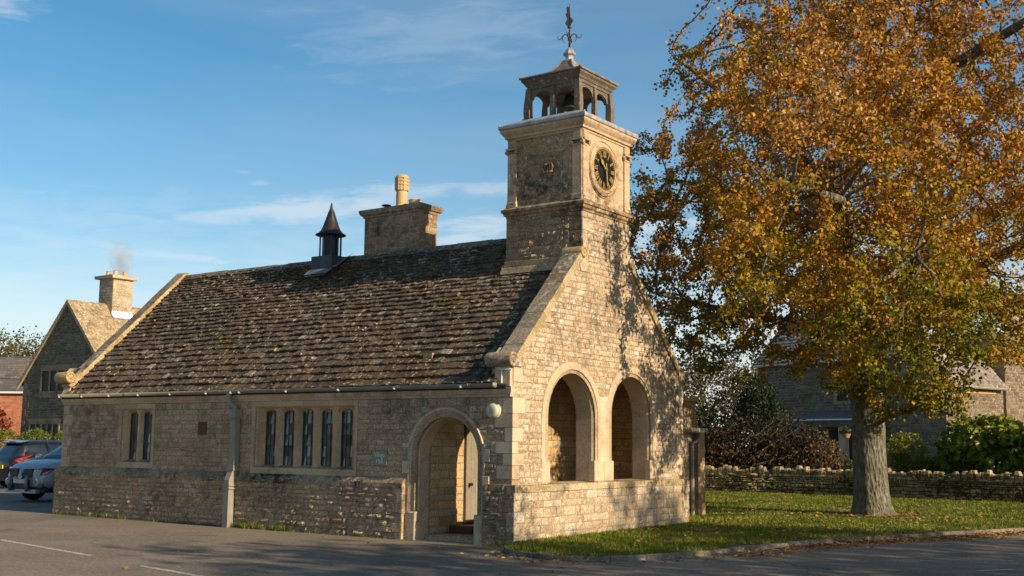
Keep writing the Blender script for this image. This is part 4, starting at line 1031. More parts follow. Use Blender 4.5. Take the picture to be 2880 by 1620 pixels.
# ------------------------------------------------------------------ ground
def structure(o): o['kind'] = 'structure'; return o
def stuff(o, label, cat): return tag(o, label, cat, None, 'stuff')
MT['ground'] = stone_mat('rough_ground', (.035, .04, .015), (.06, .06, .025), spots=0, dark=.4, islands=False, bump=.6, sc=.5)
structure(mk('ground', [(-900, -600, -.03), (700, -600, -.03), (700, 900, -.03), (-900, 900, -.03)], [(0, 1, 2, 3)], MT['ground']))
def asphalt():
    m, t, b = newmat('asphalt'); v = N(t, 'ShaderNodeTexCoord').outputs['Object']
    c = mix_n(t, rng_n(t, noise_n(t, .45, 5, .6, v), .35, .65), (.155, .122, .086), (.225, .180, .130))
    mp_ = N(t, 'ShaderNodeMapping'); mp_.inputs['Scale'].default_value = (.12, 1.6, 1); mp_.inputs['Rotation'].default_value = (0, 0, R(-8)); t.links.new(v, mp_.inputs[0])
    c = mix_n(t, rng_n(t, noise_n(t, .8, 5, .6, mp_.outputs[0]), .45, .7, 0, .45), c, (.235, .195, .15))
    c = mix_n(t, .9, c, rng_n_col(t, noise_n(t, 17, 6, .85, v), .36, .66, .42, 1.65), 'MULTIPLY')
    c = mix_n(t, rng_n(t, noise_n(t, 21, 3, .7, v), .60, .68, 0, .7), c, (.44, .38, .29))
    vo = N(t, 'ShaderNodeTexVoronoi'); vo.feature = 'DISTANCE_TO_EDGE'; vo.inputs['Scale'].default_value = .42
    wv = N(t, 'ShaderNodeMixRGB'); wv.inputs[0].default_value = .35; t.links.new(v, wv.inputs[1]); nn2 = N(t, 'ShaderNodeTexNoise'); nn2.inputs['Scale'].default_value = 1.3; nn2.inputs['Detail'].default_value = 6; t.links.new(v, nn2.inputs['Vector']); t.links.new(nn2.outputs['Color'], wv.inputs[2]); t.links.new(wv.outputs[0], vo.inputs['Vector'])
    ck = math_n(t, 'MULTIPLY', rng_n(t, vo.outputs['Distance'], .002, .010, 1, 0), rng_n(t, noise_n(t, .35, 3, .5, v), .48, .6))
    c = mix_n(t, math_n(t, 'MULTIPLY', ck, .7), c, (.03, .026, .02))
    c = mix_n(t, rng_n(t, noise_n(t, .22, 2, .4, v), .565, .575, 0, .35), c, (.085, .072, .058))
    c = mix_n(t, rng_n(t, noise_n(t, 2.3, 5, .7, v), .58, .72, 0, .5), c, (.07, .058, .045))
    t.links.new(c, b.inputs['Base Color']); b.inputs['Roughness'].default_value = .85; b.inputs['Specular IOR Level'].default_value = .3
    h = mix_n(t, .6, noise_n(t, 22, 6, .85, v), noise_n(t, 6, 5, .6, v)); bp = N(t, 'ShaderNodeBump'); bp.inputs['Strength'].default_value = .9; bp.inputs['Distance'].default_value = .02
    t.links.new(h, bp.inputs['Height']); t.links.new(bp.outputs[0], b.inputs['Normal']); return m
MT['asphalt'] = asphalt()
structure(mk('road', [(-60, -60, 0), (60, -60, 0), (60, 30, 0), (10, 30, 0), (0, -.0, 0), (-16.4, .2, 0), (-16.4, 20, 0), (-60, 20, 0)], [(0, 1, 2, 3, 4, 5, 6, 7)], MT['asphalt']))
# kerb line
KP = [(.55, -1.05), (.85, -1.38), (1.29, -1.58), (1.95, -1.75), (2.5, -1.72), (2.84, -1.6), (3.3, -1.0), (3.87, .22), (4.31, 2.78), (4.89, 5.87), (6.08, 8.87), (7.44, 12.68), (9.2, 17.0), (12, 23), (15, 29)]
def dense(P, step):
    out = []
    for i in range(len(P)-1):
        a, b = Vector(P[i]), Vector(P[i+1]); n = max(1, int((b-a).length/step))
        for k in range(n): out.append(tuple(a.lerp(b, k/n)))
    out.append(P[-1]); return out
def smooth2(P, it=2):
    for _ in range(it):
        Q = [P[0]]
        for a, b in zip(P[:-1], P[1:]):
            Q += [(a[0]*.75+b[0]*.25, a[1]*.75+b[1]*.25), (a[0]*.25+b[0]*.75, a[1]*.25+b[1]*.75)]
        Q.append(P[-1]); P = Q
    return P
KS = smooth2(KP, 2)
g = G(); acc = 0; segs = dense(KS, .3)
def nrm2(a, b): d = Vector((b[0]-a[0], b[1]-a[1])).normalized(); return Vector((-d.y, d.x))
i = 0
while i < len(segs)-3:
    L_ = [Vector(p) for p in segs[i:i+4]]; zt = .10+U(-.008, .008); vs = []; m = []
    n_ = nrm2(segs[i], segs[i+3])
    if len(L_) < 2: break
    for k, p in enumerate(L_):
        q = p if k not in (0, 3) else p+(L_[1]-L_[0]).normalized()*(.008 if k == 0 else -.008)
        o = q+n_*.17
        vs += [(q.x, q.y, -.02), (q.x+n_.x*.012, q.y+n_.y*.012, zt-.02), (q.x+n_.x*.035, q.y+n_.y*.035, zt), (o.x, o.y, zt), (o.x, o.y, -.02)]
    fs = [(k*5+j, k*5+j+1, k*5+5+j+1, k*5+5+j) for k in range(3) for j in range(4)]+[(0, 4, 3, 2, 1), (15, 16, 17, 18, 19)]
    g.add(vs, fs); i += 3
MT['kerb'] = stone_mat('kerb_stone', (.15, .12, .085), (.22, .18, .13), spots=.3, dark=.9, bump=.6)
structure(g.mk('kerb', MT['kerb']))
# lawn between kerb, hall and garden wall
from mathutils.geometry import intersect_point_line
lawn_out = [(p[0]-.03, p[1]+.03) for p in KS[2:]]+[(16, 33), (-30, 33), (-30, 8), (-1.4, 8), (.05, 8), (.05, -.1), (.5, -.8)]
def inpoly(x, y, P):
    c = False; j = len(P)-1
    for i in range(len(P)):
        if (P[i][1] > y) != (P[j][1] > y) and x < (P[j][0]-P[i][0])*(y-P[i][1])/(P[j][1]-P[i][1])+P[i][0]: c = not c
        j = i
    return c
def lz(x, y): return .085+.03*noise.noise(Vector((x*.3, y*.3, 0)))+.0*x
KV = [Vector(p) for p in segs]
def lawn_z(x, y):
    return min(.10, .0+lz(x, y)) if x > 1 else max(.0, lz(x, y)-.05*max(0, 1-x)*max(0, 1-(y+1.5)/3))
vs = []; fs = []; st = .5; idx = {}
tri = tessellate_polygon([[Vector((*p, 0)) for p in lawn_out]])
MT['lawn'] = stone_mat('mown_lawn_soil', (.045, .055, .012), (.075, .085, .018), spots=0, dark=.4, darkc=(.06, .045, .02), islands=False, bump=.8, sc=1.2)
structure(mk('lawn', [(p[0], p[1], .085) for p in lawn_out], [tuple(t) for t in tri], MT['lawn']))
# painted markings, worn
def paint():
    m, t, b = newmat('worn_road_paint'); v = N(t, 'ShaderNodeTexCoord').outputs['Object']
    c = mix_n(t, rng_n(t, noise_n(t, 16, 6, .75, v), .42, .62), (.55, .50, .43), (.16, .13, .10)); t.links.new(c, b.inputs['Base Color']); b.inputs['Roughness'].default_value = .8; return m
MT['paint'] = paint()
def mark(a, b, w, nm='road_marking'):
    a, b = Vector(a), Vector(b); d = (b-a).normalized(); n = Vector((-d.y, d.x))*w/2
    return structure(mk(nm, [(*(a-n), .004), (*(b-n), .004), (*(b+n), .004), (*(a+n), .004)], [(0, 1, 2, 3)], MT['paint']))
mark((-9.25, -5.88), (-4.86, -6.70), .13); mark((-2.72, -7.19), (1.4, -7.95), .13)
mark((8.9, 1.70), (9.35, 2.35), .13); mark((3.0, -1.95), (3.72, -.5), .05); mark((4.3, 1.0), (4.85, 2.8), .06); mark((-13.6, -5.05), (-11.4, -5.47), .11)

# ------------------------------------------------------------------ foliage helpers
def leaves_mesh(name, pts, size, mat, parent=None, seed=1, nrm=None, nb=0.0, org=None, shape=1):
    """one small folded leaf per point"""
    rg = np.random.default_rng(seed); P = np.asarray(pts, float); n = len(P)
    a = rg.normal(size=(n, 3)); a /= np.linalg.norm(a, axis=1)[:, None]
    if nrm is not None: a = a+nrm*nb; a /= np.linalg.norm(a, axis=1)[:, None]
    b = np.cross(a, rg.normal(size=(n, 3))); b /= np.linalg.norm(b, axis=1)[:, None]; c = np.cross(a, b)
    s = size*rg.uniform(.6, 1.35, n)[:, None]; w = s*rg.uniform(.30, .46, n)[:, None]
    fold = a*s*rg.uniform(-.22, .3, n)[:, None]
    if shape == 1:
        V = np.stack([P-b*s*.5, P-b*s*.12+c*w+fold, P+b*s*.22+c*w*.8+fold, P+b*s*.5+fold*.3, P+b*s*.22-c*w*.8+fold, P-b*s*.12-c*w+fold], 1).reshape(-1, 3)
        F = (np.arange(n)[:, None, None]*6+np.array([[0, 1, 2, 3], [0, 3, 4, 5]])[None]).reshape(-1, 4)
    else:
        V = np.stack([P-b*s*.5, P+c*w+fold, P+b*s*.5, P-c*w+fold], 1).reshape(-1, 3)
        F = np.arange(n*4).reshape(-1, 4)
    return mk(name, V, F, mat, parent, org=org)
def clump_points(ells, n, shell=.35, seed=1, gap=.0, gs=1.2):
    """points in a union of ellipsoids, denser toward the skin, thinned by a noise so holes open"""
    rg = np.random.default_rng(seed); out = []; nr = []
    vol = np.array([e[3]*e[4]*e[5] for e in ells])**.75; vol = vol/vol.sum()
    for e, f in zip(ells, vol):
        m = int(n*f); d = rg.normal(size=(m, 3)); d /= np.linalg.norm(d, axis=1)[:, None]
        r = 1-np.abs(rg.normal(0, shell, m)); r = np.clip(r, .05, 1.05)
        lump = np.array([1+.22*noise.noise(Vector(x*2.2)+Vector((seed, e[0], e[1])))+.12*noise.noise(Vector(x*6)+Vector((seed, 3, e[1]))) for x in d])
        p = d*(r*lump)[:, None]*np.array(e[3:6])+np.array(e[:3]); out.append(p); nr.append(d)
    P = np.concatenate(out); D = np.concatenate(nr)
    if gap:
        k = np.array([noise.noise(Vector(p*gs)+Vector((seed, 0, 0))) for p in P]) > -1+gap*1.0-.0
        k = np.array([noise.noise(Vector(p*gs)+Vector((seed, 0, 0))) for p in P]) > (gap-.5)
        P = P[k]; D = D[k]
    return P, D
def grow(starts, attr, step=.35, di=1.6, dk=.5, maxit=120, seed=0, jit=.18):
    """space colonisation; starts = list of polylines (shared joints). returns pos, parent"""
    pos = []; par = []
    for pl in starts:
        base = None
        for j, p in enumerate(pl):
            p = Vector(p)
            if j == 0 and pos:
                ds = [(q-p).length for q in pos]; base = int(np.argmin(ds)); last = base; continue
            if j == 0: pos.append(p); par.append(-1); last = 0; continue
            a = pos[last]; n = max(1, int((p-a).length/step))
            for k in range(1, n+1): pos.append(a.lerp(p, k/n)); par.append(last if k == 1 else len(pos)-2)
            last = len(pos)-1
    rr = random.Random(seed); A = [Vector(a) for a in attr]; dead = set()
    for it in range(maxit):
        kd = kdtree.KDTree(len(pos))
        for i, p in enumerate(pos): kd.insert(p, i)
        kd.balance(); pull = {}; keep = []
        for a in A:
            _, i, d = kd.find(a)
            if d < dk: continue
            keep.append(a)
            if d < di or it < 3: pull.setdefault(i, []).append((a-pos[i]).normalized())
        A = keep
        if not pull or not A: break
        added = 0
        for i, L in pull.items():
            if (i, len(L)) in dead: continue
            d = sum(L, Vector())
            if d.length < 1e-3: continue
            d = d.normalized()+Vector((rr.gauss(0, jit), rr.gauss(0, jit), rr.gauss(0, jit)))
            if par[i] >= 0: d = d+(pos[i]-pos[par[i]]).normalized()*.35
            q = pos[i]+d.normalized()*step
            _, j, dd = kd.find(q)
            if dd < step*.3: dead.add((i, len(L))); continue
            pos.append(q); par.append(i); added += 1
        if not added: break
    return pos, par
def branch_mesh(pos, par, r_tip=.012, r_base=.6, expo=2.3, minr=0, taper=None):
    n = len(pos); ch = [[] for _ in range(n)]
    for i, p in enumerate(par):
        if p >= 0: ch[p].append(i)
    acc = [0.]*n; order = []; st = [0]
    while st: i = st.pop(); order.append(i); st += ch[i]
    for i in reversed(order): acc[i] = 1. if not ch[i] else sum(acc[c] for c in ch[i])
    tot = acc[0]; kx = math.log(r_base/r_tip)/math.log(max(tot, 2))
    rad = [r_tip*(a**kx) for a in acc]
    if taper: rad = [max(r_, taper(p_)) if acc[i_] > tot*.2 else r_ for i_, (r_, p_) in enumerate(zip(rad, pos))]
    g = G(); seen = [False]*n
    stack = [(0, None)]
    while stack:
        i, p = stack.pop(); path = [i] if p is None else [p, i]
        while ch[path[-1]]:
            c = sorted(ch[path[-1]], key=lambda q: -acc[q])
            for o in c[1:]: stack.append((o, path[-1]))
            path.append(c[0])
        rs = [rad[k] for k in path]
        if p is not None: rs[0] = min(rad[p], rs[1]*1.25)
        mr = max(rs); seg = 14 if mr > .3 else (8 if mr > .08 else (5 if mr > .03 else 3))
        if mr < minr: continue
        g.tube([pos[k] for k in path], rs, seg, cap=False)
    return g, rad, ch
MT['bark'] = None
def bark(name='oak_bark', c1=(.04, .034, .024), c2=(.25, .225, .165), grow_=1):
    m, t, b = newmat(name); v = N(t, 'ShaderNodeTexCoord').outputs['Object']
    mp_ = N(t, 'ShaderNodeMapping'); mp_.inputs['Scale'].default_value = (1, 1, .34); t.links.new(v, mp_.inputs[0])
    rid = noise_n(t, 13, 6, .65, mp_.outputs[0]); vo = N(t, 'ShaderNodeTexVoronoi'); vo.inputs['Scale'].default_value = 17; t.links.new(mp_.outputs[0], vo.inputs['Vector'])
    hh = math_n(t, 'ADD', rid, math_n(t, 'MULTIPLY', vo.outputs['Distance'], .6))
    c = mix_n(t, rng_n(t, hh, .45, 1.0), c1, c2)
    c = mix_n(t, rng_n(t, noise_n(t, 1.4, 4, .6, v), .45, .62, 0, .5), c, (.26, .24, .18))
    c = mix_n(t, rng_n(t, noise_n(t, 3, 5, .65, v), .47, .62, 0, .75), c, (.10, .10, .05))
    c = mix_n(t, rng_n(t, noise_n(t, 9, 5, .7, v), .58, .68, 0, .6), c, (.42, .41, .34))
    t.links.new(c, b.inputs['Base Color']); b.inputs['Roughness'].default_value = .95; b.inputs['Specular IOR Level'].default_value = .2
    bp = N(t, 'ShaderNodeBump'); bp.inputs['Strength'].default_value = 1; bp.inputs['Distance'].default_value = .12; t.links.new(hh, bp.inputs['Height']); t.links.new(bp.outputs[0], b.inputs['Normal']); return m
MT['bark'] = bark()
MT['twig'] = bark('branch_bark', (.05, .042, .03), (.13, .11, .08))

# ------------------------------------------------------------------ the oak
OT = Vector((2.55, 15.45, .05))
oak = thing('oak_tree', OT, 'large autumn oak with orange and green leaves and thick grey trunk on the lawn', 'tree')
trunk = [OT, OT+Vector((.0, .0, 1.2)), OT+Vector((-.02, -.0, 3.0)), OT+Vector((-.10, -.03, 5.0)), OT+Vector((-.55, -.15, 7.2)), OT+Vector((-.95, -.3, 9.2)), OT+Vector((-1.0, -.4, 10.6)), OT+Vector((-.4, -.3, 11.6)), OT+Vector((.35, -.1, 12.3)), OT+Vector((.9, 0, 14.2)), OT+Vector((.7, .2, 16.5))]
limbs = [[trunk[3], OT+Vector((2.0, -.6, 6.5)), OT+Vector((4.4, -.8, 7.7)), OT+Vector((7, -1, 8.6))],
         [trunk[3], OT+Vector((-1.9, -1.6, 5.9)), OT+Vector((-3.6, -3.6, 6.3)), OT+Vector((-4.6, -5.0, 6.6))],
         [trunk[4], OT+Vector((.6, -3.0, 8.4)), OT+Vector((1.4, -6.0, 8.6)), OT+Vector((1.0, -8.6, 8.6))],
         [trunk[5], OT+Vector((-3.2, -1.6, 10.1)), OT+Vector((-5.6, -2.0, 10.8))],
         [trunk[6], OT+Vector((-2.6, -2.8, 12.4)), OT+Vector((-4.4, -4.4, 14.2))],
         [trunk[7], OT+Vector((-1.7, .8, 14.0)), OT+Vector((-1.9, 1.0, 16.0))],
         [trunk[8], OT+Vector((3.2, -1.0, 13.4)), OT+Vector((6.0, -1.6, 14.4))],
         [trunk[3], OT+Vector((1.6, 2.6, 6.6)), OT+Vector((2.2, 5.4, 7.6))],
         [trunk[5], OT+Vector((-2.4, 3.2, 9.6)), OT+Vector((-3.6, 5.2, 10.2))],
         [trunk[2]+Vector((0, 0, -.5)), OT+Vector((.9, -.9, 3.0)), OT+Vector((2.2, -1.6, 3.3)), OT+Vector((3.0, -2.0, 3.0))],
         [trunk[3], OT+Vector((2.6, -4.0, 6.4)), OT+Vector((3.6, -7.0, 6.9))]]
# crown volume: overlapping lobes (x, y, z, rx, ry, rz) relative to the trunk foot
lobes = [(.4, -1.0, 11.8, 6.2, 7.2, 5.8), (-3.5, -1.6, 9.8, 4.3, 4.6, 4.0), (-3.9, -1.4, 6.9, 3.4, 3.8, 2.4), (-1.2, -1.8, 13.6, 3.6, 3.6, 2.4),
         (3.8, -1.4, 8.6, 5.0, 5.5, 4.6), (1.2, -6.6, 9.2, 4.2, 5.4, 4.2), (.2, -1.6, 5.9, 3.2, 2.6, 1.9), (2.4, -3.2, 5.0, 3.2, 3.2, 1.9), (4.5, 0, 14.0, 5, 5, 5), (1.4, 0, 17.0, 4.0, 5, 3.2),
         (.2, 4.6, 10, 5.5, 4.5, 5), (.55, -7.5, 6.9, 2.1, 4.2, 2.3), (1.6, -1.5, 3.5, 1.9, 1.2, .8), (.0, -1.5, 4.3, 1.5, 1.0, .6), (3.6, -8.6, 5.0, 2.3, 1.9, 1.5), (3.6, -8.6, 5.0, 2.3, 1.9, 1.5), (2.6, -7.2, 7.4, 2.6, 3.0, 1.8), (2.6, -7.6, 6.6, 2.6, 2.6, 1.8), (1.6, -8.4, 8.4, 2.4, 2.6, 2.2), (-4.6, -1.8, 8.4, 3.1, 3, 3.2), (-3.4, -2.0, 5.9, 3.1, 3, 1.6), (-5.2, -1.0, 6.4, 2.4, 2.4, 1.5), (-1.2, -2.2, 5.2, 2.6, 2.4, 1.5)]
rg = np.random.default_rng(11); att = []
while len(att) < 12500:
    l = lobes[rg.choice(len(lobes), p=(lambda w: w/w.sum())(np.array([a[3]*a[4]*a[5] for a in lobes])**.62))]
    d = rg.normal(size=3); d /= np.linalg.norm(d); r = rg.uniform(.25, 1)**.5
    lm_ = 1+.25*noise.noise(Vector(d*2.3)+Vector((l[0], l[1], 7)))
    p = np.array(l[:3])+d*r*lm_*np.array(l[3:])
    x, y, z = p[0]+OT.x, p[1]+OT.y, p[2]+OT.z
    if y < 9 and z < 9.5 and x < 14.14*(1-(y+20)/27.9)+.7: continue
    if y < 9 and z >= 9.5 and x < 14.14*(1-(y+20)/25.05)+.25: continue
    if x < .8 and y < 9.0: continue
    if z > 13.5 and (x-OT.x)*.95+(y-OT.y)*.31 < -(6.2-(z-13.5)*.85): continue
    if x < -4.0 and y < 11.5: continue
    w_ = Vector((x, y, z))-(OT+Vector((-.8, -.3, 9.9))); s_ = max(0, min(10, w_.dot(Vector((.305, -.92, -.22))))); 
    if (w_-Vector((.305, -.92, -.22))*s_).length < 1.25: continue
    if y < 5.4 and z-.46*x > 7.9 or y < 3.6 or (y < 4.4 and z-.46*x < 4.2) or (y < 5.3 and z-.46*x < 1.9): continue
    if y > 20.5 and rg.random() < .5: continue
    if noise.noise(Vector((x*.5, y*.5, z*1.0))) < -.08: continue
    att.append((x, y, z))
pos, par = grow([trunk]+limbs, att, step=.36, di=2.6, dk=.46, maxit=90, seed=3)
g, rad, chd = branch_mesh(pos, par, .0125, .50, 2.3, taper=lambda p: .50-.012*p[2] if p[2] < 5.2 else (max(0, .42-.026*(p[2]-5)) if p[2] < 13.5 and math.hypot(p[0]-OT.x+.5, p[1]-OT.y) < 1.5 else 0))
# widen the foot of the trunk and give it its flare and flutes
for i, v in enumerate(g.v):
    h = v[2]-OT.z
    if h < 2.4:
        cx_, cy_ = OT.x-.04*h/2.4, OT.y
        dx, dy = v[0]-cx_, v[1]-cy_; rr_ = math.hypot(dx, dy)
        if rr_ < .8:
            a = math.atan2(dy, dx); f = 1+.34*math.exp(-h/.30)*(1+.35*math.sin(a*5+1))+.06*math.exp(-h/1.5)*math.sin(a*4+h)+.03*math.sin(a*7+h*1.3)
            g.v[i] = (cx_+dx*f, cy_+dy*f, v[2])
g.mk('trunk', MT['bark'], oak, True)
# leaves in sprays round the fine twigs
lp = []; rg = np.random.default_rng(5)
for i in range(len(pos)):
    if rad[i] < .038:
        p = np.array(pos[i]); q = np.array(pos[par[i]]) if par[i] >= 0 else p
        n = 62 if not chd[i] else (27 if rad[i] < .024 else 5)
        k = noise.noise(Vector(p*.9))
        n = int(n*(1.0+1.3*k))
        if n <= 0: continue
        t_ = rg.uniform(0, 1, (n, 1)); off = rg.normal(0, .125 if not chd[i] else .105, (n, 3))
        lp.append(p*(1-t_)+q*t_+off)
lp = np.concatenate(lp)
print('oak nodes', len(pos), 'leaves', len(lp))
MT['oakleaf'] = leaf_mat('autumn_oak_leaf', [(0.0, (.034, .056, .006)), (.28, (.09, .11, .009)), (.42, (.22, .20, .013)), (.52, (.36, .25, .018)), (.62, (.42, .21, .022)), (.74, (.42, .16, .022)), (.86, (.66, .43, .12)), (1.0, (.12, .05, .016))], trans=.30, sc=.42, zfade=(1.0*K, 10.0*K, .40))  # the pale stop paints sun highlights into some leaves
leaves_mesh('crown', lp, .100, MT['oakleaf'], oak, 3)

# ------------------------------------------------------------------ simple trees and bushes
def bush(name, ells, n, size, mat, label, cat, group=None, loc=None, stems=None, gap=.28, gs=1.2, seed=1, shell=.3, bark_='twig', shape=0, nb=.6):
    loc = loc or (ells[0][0], ells[0][1], 0)
    t = thing(name, loc, label, cat, group)
    P, D = clump_points(ells, n, shell, seed, gap, gs); P = P[P[:, 2] > .02]; D = D[:len(P)]
    leaves_mesh('foliage', P, size, mat, t, seed, shape=shape)
    g = G(); rr = random.Random(seed)
    for k in range(stems or 10):
        e = ells[k % len(ells)]; d = Vector((rr.gauss(0, .5), rr.gauss(0, .5), rr.uniform(.1, 1))).normalized(); tip = Vector(e[:3])+Vector((d.x*e[3], d.y*e[4], d.z*e[5]))*.95
        b0 = Vector((loc[0]+rr.gauss(0, ells[0][3]*.25), loc[1]+rr.gauss(0, ells[0][4]*.25), loc[2])); mid = b0.lerp(tip, .5)+Vector((rr.gauss(0, .2), rr.gauss(0, .2), .2))
        g.tube([b0, mid, tip], [.05, .03, .008], 5)
    g.mk('stem', MT[bark_], t); return t
def tree(name, base, h, r, n, size, mat, label, group=None, seed=1, gap=.3, trunk_r=.3, low=.35, step=.6, natt=700, squash=1.0, per=9, sp=.3):
    t = thing(name, base, label, 'tree', group); rg = np.random.default_rng(seed)
    b = Vector(base); at = []
    c0 = b+Vector((0, 0, h*(low+1)/2)); rz = h*(1-low)/2
    while len(at) < natt:
        d = rg.normal(size=3); d /= np.linalg.norm(d); rr_ = rg.uniform(.2, 1)**.4*(1+.3*noise.noise(Vector(d*2)+Vector((seed, 0, 0))))
        p = c0+Vector((d[0]*r*rr_, d[1]*r*rr_, d[2]*rz*rr_))
        if noise.noise(p*.5+Vector((seed, 0, 0))) > -.3+gap*.3-.1: at.append(p)
    ps, pa = grow([[b, b+Vector((0, 0, h*low*.6)), b+Vector((.2, .1, h*.6))]], at, step=step, di=r*.7, dk=step*1.2, maxit=60, seed=seed)
    g, rad_, c_ = branch_mesh(ps, pa, .02, trunk_r); g.mk('trunk', MT['twig'], t, True)
    L = []
    for i in range(len(ps)):
        if rad_[i] < trunk_r*.2:
            m = per if c_[i] else per*2; L.append(np.array(ps[i])+rg.normal(0, sp, (m, 3)))
    L = np.concatenate(L) if L else np.zeros((1, 3))
    leaves_mesh('crown', L, size, mat, t, seed, shape=0); return t
MT['copper'] = leaf_mat('copper_leaf', [(0, (.05, .015, .01)), (.4, (.14, .035, .015)), (.7, (.25, .07, .02)), (1, (.35, .14, .04))], .3)
MT['hedge_g'] = leaf_mat('hedge_leaf', [(0, (.05, .08, .008)), (.5, (.14, .18, .02)), (1, (.26, .28, .04))], .35, sc=2)
MT['dkgreen'] = leaf_mat('dark_conifer_leaf', [(0, (.010, .018, .008)), (.5, (.022, .036, .012)), (1, (.06, .075, .02))], .15, sc=1)
MT['laurel'] = leaf_mat('laurel_leaf', [(0, (.05, .075, .005)), (.5, (.15, .19, .012)), (1, (.38, .40, .05))], .25, sc=1, rough=.32)
MT['yellowg'] = leaf_mat('yellow_green_leaf', [(0, (.08, .09, .006)), (.5, (.22, .22, .015)), (1, (.42, .38, .03))], .4, sc=1)
MT['brownh'] = leaf_mat('brown_beech_leaf', [(0, (.020, .014, .007)), (.4, (.04, .028, .012)), (.75, (.09, .055, .02)), (1, (.20, .12, .04))], .25, sc=.7)
MT['bgleaf'] = leaf_mat('distant_autumn_leaf', [(0, (.07, .075, .02)), (.5, (.15, .13, .04)), (1, (.28, .21, .08))], .4, sc=.15)
MT['bgleaf3'] = leaf_mat('far_brown_leaf', [(0, (.05, .045, .018)), (.5, (.10, .08, .03)), (1, (.17, .13, .055))], .25, sc=.15)
MT['bgleaf2'] = leaf_mat('distant_green_leaf', [(0, (.03, .045, .012)), (.5, (.07, .08, .022)), (1, (.15, .13, .04))], .3, sc=.3)
#@@PART3
# ------------------------------------------------------------------ garden wall on the right
WP = dense([(-17, 26.0), (-13, 27.4), (-9.4, 28.2), (-6, 28.6), (-2.8, 28.5), (.8, 28.2), (4.8, 27.8), (9, 27.3), (13, 26.8)], 1.0)
WL = [0]
for a, b in zip(WP[:-1], WP[1:]): WL.append(WL[-1]+math.hypot(b[0]-a[0], b[1]-a[1]))
def wfr(u, z, n):
    u = min(max(u, 0), WL[-1]-1e-3); k = 0
    while WL[k+1] < u: k += 1
    t_ = (u-WL[k])/(WL[k+1]-WL[k]); a, b = WP[k], WP[k+1]; dx, dy = b[0]-a[0], b[1]-a[1]; l = math.hypot(dx, dy)
    return (a[0]+dx*t_+dy/l*n, a[1]+dy*t_-dx/l*n, z)
gw = thing('garden_wall', (-3, 29.2, 0), 'dry stone garden wall with upright cope stones beyond the lawn', 'wall')
g = G(); g.cm = 1
u = 0
while u < WL[-1]-.5:
    g.fbox(wfr, u, u+.5, -.05, .92, -.45, -.01); u += .5
g.cm = 0
masonry(g, wfr, .04, .95, ivs(lambda z: (0, WL[-1]-.6), []), ch=(.045, .15), wd=(.10, .5), prot=(-.01, .06), rough=.028, gap=.012, big=.15)
MT['drywall'] = stone_mat('dry_stone', (.40, .28, .11), (.58, .42, .19), spots=.3, dark=.5, bump=.9, moss=.6, mossc=(.10, .10, .025), spot=(.5, .46, .35))  # golden albedo raised in place of sunlight on the wall face
g.mk('wall', [MT['drywall'], MT['soil']], gw)
cop = G(); u = 0; nst = 0
while u < WL[-1]-.7:
    w = U(.08, .22); h = U(.15, .38); l = U(-.01, .03); tl = U(-.055, .055); n0, n1 = -.36+U(-.03, .03), .03+U(-.04, .03)
    z0 = .93
    m0 = wfr(u+w*.5, 0, 0)
    vs = [wfr(u+.01, z0, n1), wfr(u+w-.01, z0, n1), wfr(u+w-.01, z0, n0), wfr(u+.01, z0, n0)]
    vs += [wfr(u+.0+tl*.5, z0+h*.6, n1+.02), wfr(u+w+tl*.5, z0+h*.6, n1+.02), wfr(u+w+tl*.5, z0+h*.6, n0), wfr(u+tl*.5, z0+h*.6, n0)]
    vs += [wfr(u+w*.22+tl, z0+h+U(-.02, .02), n1-.04), wfr(u+w*.78+tl, z0+h+U(-.02, .02), n1-.04), wfr(u+w*.78+tl, z0+h, n0+.05), wfr(u+w*.22+tl, z0+h, n0+.05)]
    fs = [(8, 9, 10, 11)]
    for r_ in (0, 4):
        for k in range(4): fs.append((r_+k, r_+(k+1) % 4, r_+4+(k+1) % 4, r_+4+k))
    cop.add(vs, fs); u += w+U(.0, .035)
cop.mk('coping', [stone_mat('mossy_cope_stone', (.22, .155, .07), (.34, .25, .125), spots=.3, dark=.8, bump=.9, moss=.8, mossc=(.08, .085, .02), isl=1.0)], gw)
# ivy on the wall
iv = thing('ivy', (6, 27.6, .3), 'trailing green ivy patches growing over the dry stone wall right of the oak', 'ivy')
P_ = []; rg = np.random.default_rng(4)
for (uc, zc, su_, sz_, n_) in ((19.5, .62, 1.3, .25, 420), (22.5, .30, .6, .2, 200), (9.6, .5, .5, .25, 160), (14.6, .55, .5, .25, 160), (24.5, .3, .5, .15, 120), (12.2, .3, .7, .12, 120)):
    for k in range(n_): P_.append(wfr(min(max(rg.normal(uc, su_), .5), WL[-1]-1), min(max(rg.normal(zc, sz_), .08), 1.1), .06+abs(rg.normal(0, .05))))
leaves_mesh('foliage', P_, .12, MT['bgleaf2'], iv, 4, shape=0)

# ------------------------------------------------------------------ planting right
bush('beech_hedge', [(-10.2, 29.6, 1.6, 1.9, 1.2, 1.9), (-8.2, 30.4, 1.6, 1.9, 1.2, 2.0), (-6.3, 31.2, 1.6, 1.9, 1.2, 2.1), (-12.4, 28.9, 1.6, 1.9, 1.2, 1.9), (-14.6, 28.2, 1.7, 1.9, 1.2, 2)], 17000, .15, MT['brownh'], 'tall dark brown beech hedge behind the left end of the garden wall', 'hedge', stems=40, gap=.22, gs=1.6, seed=3, shell=.35)
bush('brown_shrub', [(-5.0, 31.0, 1.4, 1.2, 1.0, 1.5), (-4.2, 31.3, 1.0, .9, .9, 1.1)], 3600, .13, leaf_mat('russet_leaf', [(0, (.05, .035, .015)), (.5, (.14, .09, .035)), (1, (.32, .22, .10))], .3), 'loose twiggy russet shrub at the right end of the brown hedge', 'shrub', stems=26, gap=.3, gs=2, seed=5)
